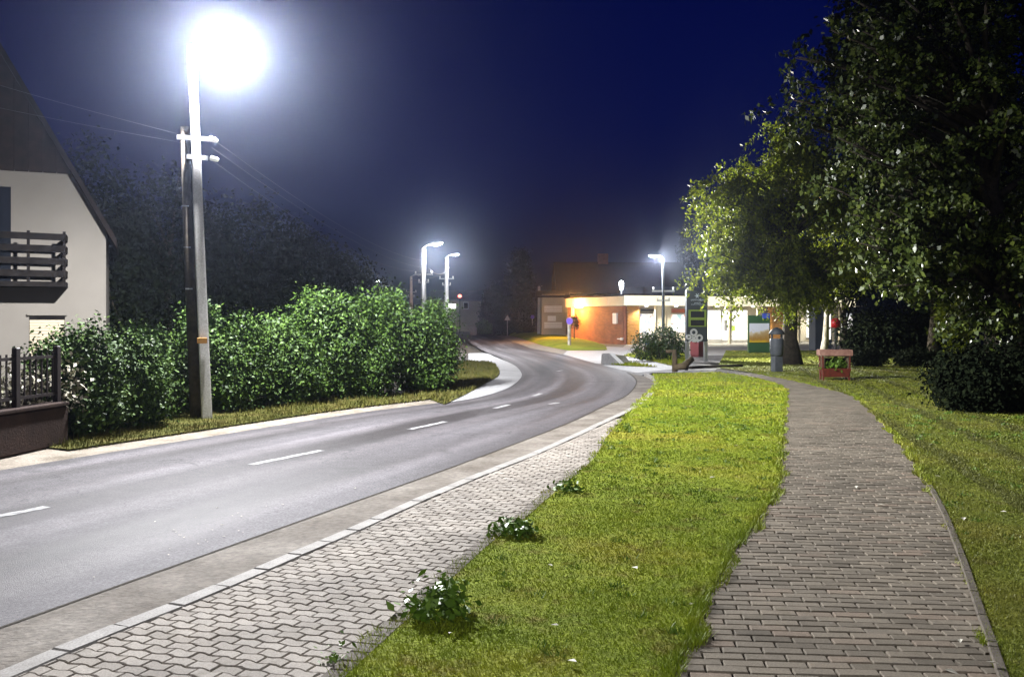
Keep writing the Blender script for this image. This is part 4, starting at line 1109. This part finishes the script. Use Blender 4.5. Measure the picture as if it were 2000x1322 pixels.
# roof corner lantern
q = (.05,.6,zf1+.12)
ms_ = MB().tube([q,(q[0],q[1],q[2]+.35)], .05, 8).build('lantern_mast', M['galv'], shop)
MB().lathe([(.06,.3),(.1,.35),(.15,.75),(.12,.85),(.03,.9)], q, 10).build('lantern', emis('lantern', (.95,.97,1), 12), ms_, True)
point_light((q[0],q[1]-.3,q[2]+.6), 60, (.93,.96,1), shop)
# roof box and parapet steps behind
sb('roof_box', (SL*.33,SD*.6,zf1+.45),(5.5,3,.7), M['slate'])
sb('roof_box', (SL*.62,SD*.5,zf1+.3),(3.5,3,.45), M['roof'])
# orange lamp far behind the roof
bx = V(1250,541,100); o = empty('street_lamp', (bx[0]+.4,bx[1],-.1), 0, 'far orange lamp glimmering above the shop roof', 'street lamp', 'street lamps along the road')
MB().tube([(0,0,0),(0,0,bx[2]+.2)], [.12,.06], 8).build('pole', M['pole'], o)
MB().tube([(0,0,bx[2]+.15),(-.4,0,bx[2]+.25)], .04, 6).build('arm', M['galv'], o)
MB().lathe([(.05,.1),(.3,.06),(.33,0),(.2,-.12),(.05,-.16)], (-.4,0,bx[2]+.1), 12, 1.3, .9).build('lens', emis('sodium', (1,.5,.15), 10), o, True)

# ================================================================== forecourt things
# climbing shape by the wall: bare little tree silhouetted under the warm lamp
b = C0+E1*-.9+E2*(SD*.66); b.z = .1
tree('young_tree', 'thin dark young tree silhouetted below the orange wall lamp', tuple(b), (b.x,b.y,1.5), .05, [((b.x,b.y,1.35),(.35,.35,.45),1)], M['leaf_dark'], .14, 50, 10, .1, seed=31, limbs=5)
# pylon sign
pb = P(1360,706,-.06); px_m = F/pb[1]
pyl = empty('pylon_sign', pb, R(6), 'dark slate pylon sign with two lime-framed black displays and pale clover emblem', 'sign')
def py_z(py): return HC-(py-Y0)/F*pb[1]-pb[2]
Wd = 42/px_m
MB().box((0,0,(py_z(568)+py_z(667))/2),(Wd,.22,py_z(568)-py_z(667)),0,.015).build('panel', M['slate'], pyl)
for s in (-1,1): MB().box((s*(Wd/2-.05),0,py_z(667)/2),(.11,.2,py_z(667)),0,.01).build('leg', M['galv'], pyl)
for (a,b_) in ((608,620),(625,636)):
    fr = MB().box((0,-.125,(py_z(a-3)+py_z(b_+2))/2),(Wd*.84,.05,py_z(a-3)-py_z(b_+2)),0,.005).build('display_frame', M['lime'], pyl)
    MB().box((0,-.155,(py_z(a)+py_z(b_))/2),(Wd*.64,.02,py_z(a)-py_z(b_))).build('display', M['screen_off'], fr)
rs = random.Random(9)
# lettering lines: too small to read, kept as strokes
for py, w_, hh in ((586,.62,.055),(591.5,.28,.03),(594.5,.58,.03)):
    mb = MB(); x = -Wd*w_/2
    while x < Wd*w_/2:
        cw = rs.uniform(.025,.05); mb.box((x+cw/2,-.115,py_z(py)+rs.uniform(-.004,.004)),(.012,.008,hh)); mb.box((x+cw/2+.008,-.115,py_z(py)+rs.choice((-1,0,1))*hh*.4),(cw*.7,.008,.012)); x += cw+.012
    mb.build('lettering', M['letter'], pyl)
mb = MB()
for a in (0,R(60),R(120)): mb.box((math.cos(a)*.0,-.115-.001*a,py_z(578)),(.2,.008,.022),0,0,0,a)
mb.build('crest', M['letter'], pyl)
# clover emblem: rings and crossed ribbons
def ringm(cx, cz, r, w_):
    n_ = 22; vs = []; fs = []
    for i in range(n_):
        a = 2*math.pi*i/n_; c, s = math.cos(a), math.sin(a)
        for rr, yy in ((r,-.13),(r,-.16),(r-w_,-.16),(r-w_,-.13)): vs.append((cx+c*rr,yy,cz+s*rr))
    for i in range(n_):
        j = (i+1)%n_
        for k_ in range(4): fs.append((i*4+k_,i*4+(k_+1)%4,j*4+(k_+1)%4,j*4+k_))
    return MB().add(vs, fs)
ex = -.15
em = MB(); ez = py_z(657)
for cx, cz, r in ((ex,py_z(649),.15),(ex+.23,py_z(659.5),.14),(ex-.2,py_z(658),.11)):
    q = ringm(cx,cz,r,.075); em.add(q.v,q.f)
em.box((ex-.05,-.147,py_z(662)),(.42,.03,.06),0,0,0,R(-38)); em.box((ex+.06,-.15,py_z(662.5)),(.34,.03,.06),0,0,0,R(40)); em.box((ex+.02,-.152,py_z(665)),(.16,.03,.12),0,0,0,0)
em.build('emblem', M['emblem'], pyl)
# waste bin under the sign, red with a white lid
bb = P(1362,698,-.06); o = empty('waste_bin', (bb[0],bb[1],-.06), 0, 'dark red bin with white lid standing behind the pylon sign', 'bin')
MB().lathe([(.26,0),(.3,.1),(.32,.75),(.33,.78)], (0,0,.02), 4, 1, .8).build('body', M['maroon'], o)
MB().box((0.04,-.02,.92),(.56,.5,.24),0,.04).build('lid', M['white_paint'], o)
# bush beside the sign and the striped board in it
bp = P(1290,704,-.06)
shrub('forecourt_bush', 'spreading dark bush between the driveway and the pylon sign', bp, [((bp[0]-.55,bp[1],.5),(.6,.5,.55),1),((bp[0]+.1,bp[1]+.2,.62),(.6,.5,.62),1),((bp[0]+.6,bp[1]+.2,.55),(.45,.45,.6),.8)], M['leaf_hedge'], .1, 260, 22, .12, 'bushes near the shop', 'bush')
sp = P(1265,694,-.06); o = empty('striped_board', sp, .2, 'small blue, white and red board tucked into the forecourt bush', 'board')
for i, (mt) in enumerate((M['red'],M['white_paint'],M['blue'],M['white_paint'])): MB().box((0,-.3,.32+i*.12),(.42,.04,.11),0,.005).build('stripe_panel', mt, o)
MB().box((0,-.27,.3),(.06,.04,.7)).build('stake', M['dark_wood'], o)
# culvert headwall beside the drive
cp = Vector(P(1200,712,-.08)); o = empty('culvert_headwall', cp, R(-58), 'low sloping pale concrete culvert headwall beside the driveway', 'headwall')
MB().add([(-.6,-.1,-.05),(.45,-.1,-.05),(.45,.12,-.05),(-.6,.12,-.05),(-.6,-.1,.40),(-.2,-.1,.42),(.45,-.1,.06),(-.6,.12,.40),(-.2,.12,.42),(.45,.12,.06)],
   [(0,1,6,5,4),(2,3,7,8,9),(4,5,8,7),(5,6,9,8),(1,2,9,6),(0,4,7,3)]).build('headwall', M['concrete_pale'], o)
MB().add([(-1.0,.13,-.05),(-.2,.13,-.05),(-.2,1.0,-.05),(-1.0,1.0,-.05),(-.95,.13,.36),(-.3,.13,.38),(-.4,.85,.30),(-.95,.9,.26)],[(0,1,5,4),(1,2,6,5),(2,3,7,6),(3,0,4,7),(4,5,6,7)]).build('slab', M['concrete'], o)
# timber barrier at the end of the lawn
tb = Vector(P(1318,723,-.02)); o = empty('timber_barrier', tb, 0, 'rough timber barrier of a post and low logs at the lawn corner', 'barrier')
pm = F/tb.y
MB().tube([(0,0,-.05),(.0,0,.3),(-.02,0,.66)], [.09,.085,.07], 9).build('post', M['log'], o, True)
MB().tube([(-.28,.05,.60),(0,0,.62)], [.05,.06], 8).build('rail', M['log'], o, True)
MB().tube([(-.02,.0,.10),(.28,.02,.12),(.6,.25,.36)], [.11,.12,.1], 9).build('log', M['log'], o, True)
MB().tube([(.35,.1,.0),(.38,.1,.2)], [.1,.1], 9).build('stump', M['bark'], o, True)
MB().tube([(.5,.6,.05),(1.6,1.2,.06),(2.6,1.6,.07)], [.05,.05,.04], 7).build('ground_pole', M['bark'], o, True)
# poster stand
ap = P(1482,693,-.08); o = empty('poster_stand', ap, .1, 'tall green-framed poster stand showing a landscape in front of the shop', 'poster stand')
am = F/ap[1]; aw = 44/am
def az(py): return HC-(py-Y0)/F*ap[1]-ap[2]
MB().box((0,0,az(652)),(aw,.12,az(612)-az(684)),0,.01).build('frame', mat('green_paint', (.03,.09,.035), .5), o)
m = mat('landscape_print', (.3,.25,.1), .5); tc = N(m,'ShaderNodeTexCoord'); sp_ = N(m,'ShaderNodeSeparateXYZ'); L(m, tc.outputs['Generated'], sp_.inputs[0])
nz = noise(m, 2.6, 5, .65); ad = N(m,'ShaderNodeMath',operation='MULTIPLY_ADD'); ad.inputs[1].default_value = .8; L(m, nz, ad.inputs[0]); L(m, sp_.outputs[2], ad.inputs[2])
L(m, ramp(m, ad.outputs[0], [(.4,(.40,.27,.01)),(.62,(.22,.12,.02)),(.85,(.28,.20,.09)),(1.0,(.42,.38,.30)),(1.0,(.42,.44,.5))]), BS(m).inputs['Base Color']); L(m, BS(m).inputs['Base Color'].links[0].from_socket, BS(m).inputs['Emission Color']); BS(m).inputs['Emission Strength'].default_value = .10  # faint emission added to brighten the print, which is no lamp
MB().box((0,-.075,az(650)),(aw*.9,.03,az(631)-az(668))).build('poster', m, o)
MB().box((aw*.3,-.085,az(617)),(aw*.34,.03,.25)).build('badge', M['blue'], o)
for s in (-1,1): MB().box((s*aw*.4,0,az(684)/2),(.08,.1,az(684))).build('leg', M['dark_metal'], o)
# litter bin on a post
lb = P(1517,727,.0); o = empty('litter_bin', lb, .3, 'grey litter bin on a stout post beside the footpath', 'litter bin'); lm_ = F/lb[1]
MB().box((0,0,.28),(.26,.24,.56),0,.03).build('post', M['grey_bin'], o)
MB().lathe([(.16,.5),(.2,.55),(.21,1.0),(.19,1.03)], (0,0,0), 14).build('basket', M['grey_bin'], o, True)
MB().lathe([(.23,1.16),(.24,1.2),(.15,1.32),(.03,1.38)], (0,0,0), 14).build('hood', M['grey_bin'], o, True)
for s in (-1,1): MB().box((s*.17,0,1.1),(.04,.06,.2)).build('strut', M['grey_bin'], o)
# flower stand: weathered board on posts over a red trough
fp = P(1630,743,.0); o = empty('flower_stand', fp, -.05, 'red wooden flower stand with pink weathered board over a trough', 'planter'); fm = F/fp[1]
fw = 62/fm
MB().box((0,0,.74),(fw,.36,.17),0,.02).build('board', M['pinkwood'], o)
for sx in (-1,1):
    for sy in (-1,1): MB().box((sx*(fw/2-.08),sy*.13,.33),(.042,.042,.68),0,.006,0,sx*.03).build('leg', M['red'], o)
MB().add([(-.3,-.16,.10),(.3,-.16,.10),(.3,.16,.10),(-.3,.16,.10),(-.38,-.2,.33),(.38,-.2,.33),(.38,.2,.33),(-.38,.2,.33)],[(3,2,1,0),(0,1,5,4),(1,2,6,5),(2,3,7,6),(3,0,4,7),(4,5,6,7)]).build('trough', M['red'], o)
for sx in (-1,1): MB().box((sx*(fw/2-.1),0,.48),(.03,.30,.30),0,.005).build('side_board', M['log'], o)
MB().box((0,.15,.46),(fw-.22,.025,.26),0,.005).build('back_board', M['dark_wood'], o)
quads_np('plant', leaves(ell_points(30,(0,0,.40),(.24,.09,.10)), 18, .07, .11), M['leaf_weed'], o)
# pale trunk, dark trunks and red letter box beyond it
def bare_trunk(px, py, top_py, r, bark, label, seed):
    b = P(px,py,-.02); zt = V(px,top_py,b[1])[2]
    bl = [((b[0],b[1],zt+.8),(1.6,1.4,1.2),1)]
    return tree('park_tree', label, b, (b[0]+.05,b[1],zt+.2), r, bl, M['leaf_dark'], .16, 140, 22, .3, 'trees behind the flower stand', bark=bark, seed=seed)
bare_trunk(1612, 700, 570, .17, 'bark_pale', 'tree with pale speckled trunk behind the flower stand', 41)
bare_trunk(1647, 697, 565, .15, 'bark', 'tree with dark slender trunk beside the red letter box', 42)
rb_ = P(1632,694,-.05); o = empty('letter_box', rb_, 0, 'small red box on a dark post between two tree trunks', 'post box')
MB().tube([(0,0,0),(0,0,1.25)], .06, 8).build('post', M['dark_metal'], o)
MB().lathe([(.03,1.25),(.2,1.3),(.22,1.55),(.12,1.7),(.03,1.72)], (0,0,0), 14).build('box', mat('bright_red', (.55,.015,.02), .4), o, True)
kp = P(1657,690,-.05); o = empty('kiosk', (kp[0],kp[1]+4,-.05), .1, 'narrow kiosk with olive canopy and white lit side window beyond the trees', 'kiosk')
MB().box((0,0,1.2),(.9,.8,2.4),0,.02).build('body', M['slate'], o)
MB().add([(-.7,-.9,2.35),(.7,-.9,2.35),(.7,.5,2.75),(-.7,.5,2.75),(-.7,-.9,2.42),(.7,-.9,2.42),(.7,.5,2.82),(-.7,.5,2.82)],[(3,2,1,0),(4,5,6,7),(0,1,5,4),(1,2,6,5),(2,3,7,6),(3,0,4,7)]).build('canopy', M['lime'], o)
MB().box((.22,-.42,1.35),(.32,.05,1.5)).build('window', M['glow_white'], o)

# ================================================================== trees of the park
tbA = P(1547,713,-.02); YA = tbA[1]
branchy_tree('lime_tree', 'big yellow-green lime tree before the shop, its crown hanging low', tbA, (tbA[0],YA,6.6), .30,
  [blob(1530,400,YA,2.3,2.0,2.5,2.4), blob(1430,400,YA,1.3,1.3,1.4,1), blob(1420,510,YA-.4,1.05,1.2,.9,.9), blob(1580,290,YA,1.6,1.6,1.5,1.0), blob(1500,520,YA-.8,1.5,1.2,.7,.9), blob(1630,450,YA-.6,1.5,1.5,1.9,1.2), blob(1380,365,YA-.2,.5,.7,.4,.3), blob(1560,545,YA-.5,.9,.8,.6,.8)],
  M['leaf_lime'], .135, 140, 15, 34, .9, .85, 'trees of the park', asp=.48, seed=51)
YB = 17.5; tbB = (V(1950,800,YB)[0],YB,0)
branchy_tree('plane_tree', 'huge dark glossy-leaved tree overhanging the lawn beside the footpath', tbB, (tbB[0]-.2,YB,5.8), .36,
  [blob(1900,260,YB,2.6,2.2,2.5,2.6), blob(1700,330,YB-1,.95,1.1,1.1,1.1), blob(1800,470,YB-1,1.2,1.2,1.0,1.1), blob(1640,130,YB+.5,1.15,1.3,.9,1.3), blob(1590,215,YB,.6,.8,.5,.5), blob(1800,30,YB+.3,1.9,1.7,1.2,1.1), blob(1950,540,YB-.6,1.1,1.1,1.0,1), blob(1740,470,YB-.6,.6,.8,.6,.4)],
  M['leaf_gloss'], .115, 100, 14, 30, .62, .5, 'trees of the park', asp=.62, jit=.06, seed=52)
YC = 36.; tbC = (V(1822,705,YC)[0],YC,0)
tree('park_tree', 'dark tree with grey trunk behind the glossy-leaved tree', tbC, (tbC[0],YC,6), .2,
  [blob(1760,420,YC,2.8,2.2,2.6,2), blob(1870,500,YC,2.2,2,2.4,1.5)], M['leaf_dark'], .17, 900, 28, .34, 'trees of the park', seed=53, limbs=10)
YE = 24.; tbE = (V(1985,745,YE)[0],YE,0)
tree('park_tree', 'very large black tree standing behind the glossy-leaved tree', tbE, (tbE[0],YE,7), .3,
  [blob(1900,200,YE,3.6,2.6,4.2,2), blob(2020,420,YE,3,2.4,3.4,1.5), blob(1780,90,YE+1,2.2,2,2.4,1)], M['leaf_dark'], .2, 1300, 30, .34, 'trees of the park', seed=55, limbs=12)
YD = 24.; tbD = (V(1895,745,YD)[0],YD,0)
tree('park_tree', 'slender green tree with ivy-like leaves down to the ground by the dark bush', tbD, (tbD[0],YD,4), .14,
  [blob(1870,610,YD,.35,.4,1.3,1), blob(1885,500,YD,.8,.8,1.2,1)], M['leaf_lime'], .12, 260, 24, .15, 'trees of the park', seed=54)
def dbush(px, py, Y, wpx, hpx, label, seed, mt='leaf_dark', n=300, leaf=.1):
    x = V(px,py,Y)[0]; wr = wpx/F*Y; hr = hpx/F*Y
    shrub('park_bush', label, (x,Y,0), [((x,Y,hr*.48),(wr,wr*.8,hr*.5),1.4),((x-wr*.5,Y-.2,hr*.35),(wr*.55,wr*.6,hr*.38),.7),((x+wr*.5,Y-.1,hr*.4),(wr*.6,wr*.6,hr*.42),.7)], M[mt], leaf, n, 26, wr*.16, 'bushes under the park trees', 'bush')
dbush(1935, 795, 16.2, 105, 125, 'dense dark rounded bush under the glossy-leaved tree', 1, n=620, leaf=.085)
dbush(1745, 700, 38, 90, 90, 'black hedge-like bush behind the flower stand', 2, n=420, leaf=.16)
dbush(1690, 716, 31, 34, 34, 'low bush right beside the flower stand', 3, n=130)
dbush(1790, 715, 31, 40, 30, 'low spreading bush at the edge of the mown lawn', 4, n=130)

# ---- small things on the ground
LG = 'pale fallen leaves on path and lawn'
rs = random.Random(3)
fl_me = MB().add([(-.03,0,.004),(-.005,.016,.012),(.03,0,.006),(-.005,-.016,.01)],[(0,3,2,1)]).mesh('fallen_leaf'); fl_me.materials.append(M['fallen'])
for px,py in ((1437,870),(1391,933),(1585,885),(1640,884),(1727,891),(1640,911),(1737,917),(1672,952),(1720,987),(1576,932),(1780,1024),(1830,930),(1882,1014),(1876,1252),(1859,1313),(1960,1000),(1117,1293),(1084,1221),(1075,1104),(880,1237),(1820,868),(1642,930),(1350,1180),(1240,1110),(1938,1295)):
    p = P(px,py,.012 if 1330 < px < 1900 else .035)
    o = link('fallen_leaf', fl_me, None); o.location = p; o.rotation_euler = (rs.uniform(-.2,.2),rs.uniform(-.2,.2),rs.uniform(0,6.3)); s = rs.uniform(.7,1.25); o.scale = (s,s,s)
    wh = 'brick footpath' if in_poly(path_poly, np.array([p[0]]), np.array([p[1]]))[0] else ('grass strip by the pavement' if p[0] < 2.2 and px < 1500 else 'wide lawn beside the trees')
    tag(o, 'tiny pale fallen leaf lying on the '+wh, 'leaf', LG+': '+wh)
for i in range(26):
    px = rs.gauss(430,110); py = 1085-(px-250)*.30+rs.gauss(0,22)
    p = P(px,py,ZR+.006); o = link('petal', fl_me, None); o.location = p; o.rotation_euler = (0,0,rs.uniform(0,6.3)); q = rs.uniform(.3,.7); o.scale = (q,q,q)
    tag(o, 'tiny white petal lying on the asphalt near the gutter', 'petal', 'white petals on the road')
def weed(px, py, r, h, n, label, leaf=.06):
    p = P(px,py,0); root = empty('weed', p, 0, label, 'weed', 'weeds at the pavement edge')
    quads_np('foliage', leaves(ell_points(n,(0,0,h*.5),(r,r*.8,h*.5)), 9, .035, leaf, up=1.2), M['leaf_weed'], root)
    mb = MB()
    for i in range(6): mb.tube([(0,0,0),(rs.uniform(-r,r)*.8,rs.uniform(-r,r)*.8,h*rs.uniform(.5,1))],[.005,.003],4)
    mb.build('stem', M['leaf_weed'], root)
weed(850, 1205, .17, .17, 46, 'leafy weed clump spilling over the pavement edge at the last border block')
weed(1000, 1048, .16, .10, 34, 'flat leafy weed growing at the middle of the pavement edge')
weed(1110, 962, .16, .07, 20, 'low dark weed where the pavement narrows', .05)
weed(655, 1293, .03, .05, 6, 'tiny yellowish weed in a pavement joint', .03)

# ================================================================== haze
hz = MB().box((0,95,7.0),(384,246,16.4)).build('haze', None); hz['kind'] = 'stuff'; hz['label'] = 'thin damp night air lit by the lamps'; hz['category'] = 'haze'
m = bpy.data.materials.new('haze'); m.use_nodes = True; t = m.node_tree; t.nodes.clear()
pv = t.nodes.new('ShaderNodeVolumePrincipled'); pv.inputs['Color'].default_value = (.62,.72,1,1); pv.inputs['Density'].default_value = HAZE; pv.inputs['Anisotropy'].default_value = .93
oo = t.nodes.new('ShaderNodeOutputMaterial'); t.links.new(pv.outputs[0], oo.inputs['Volume'])
hz.data.materials.append(m)
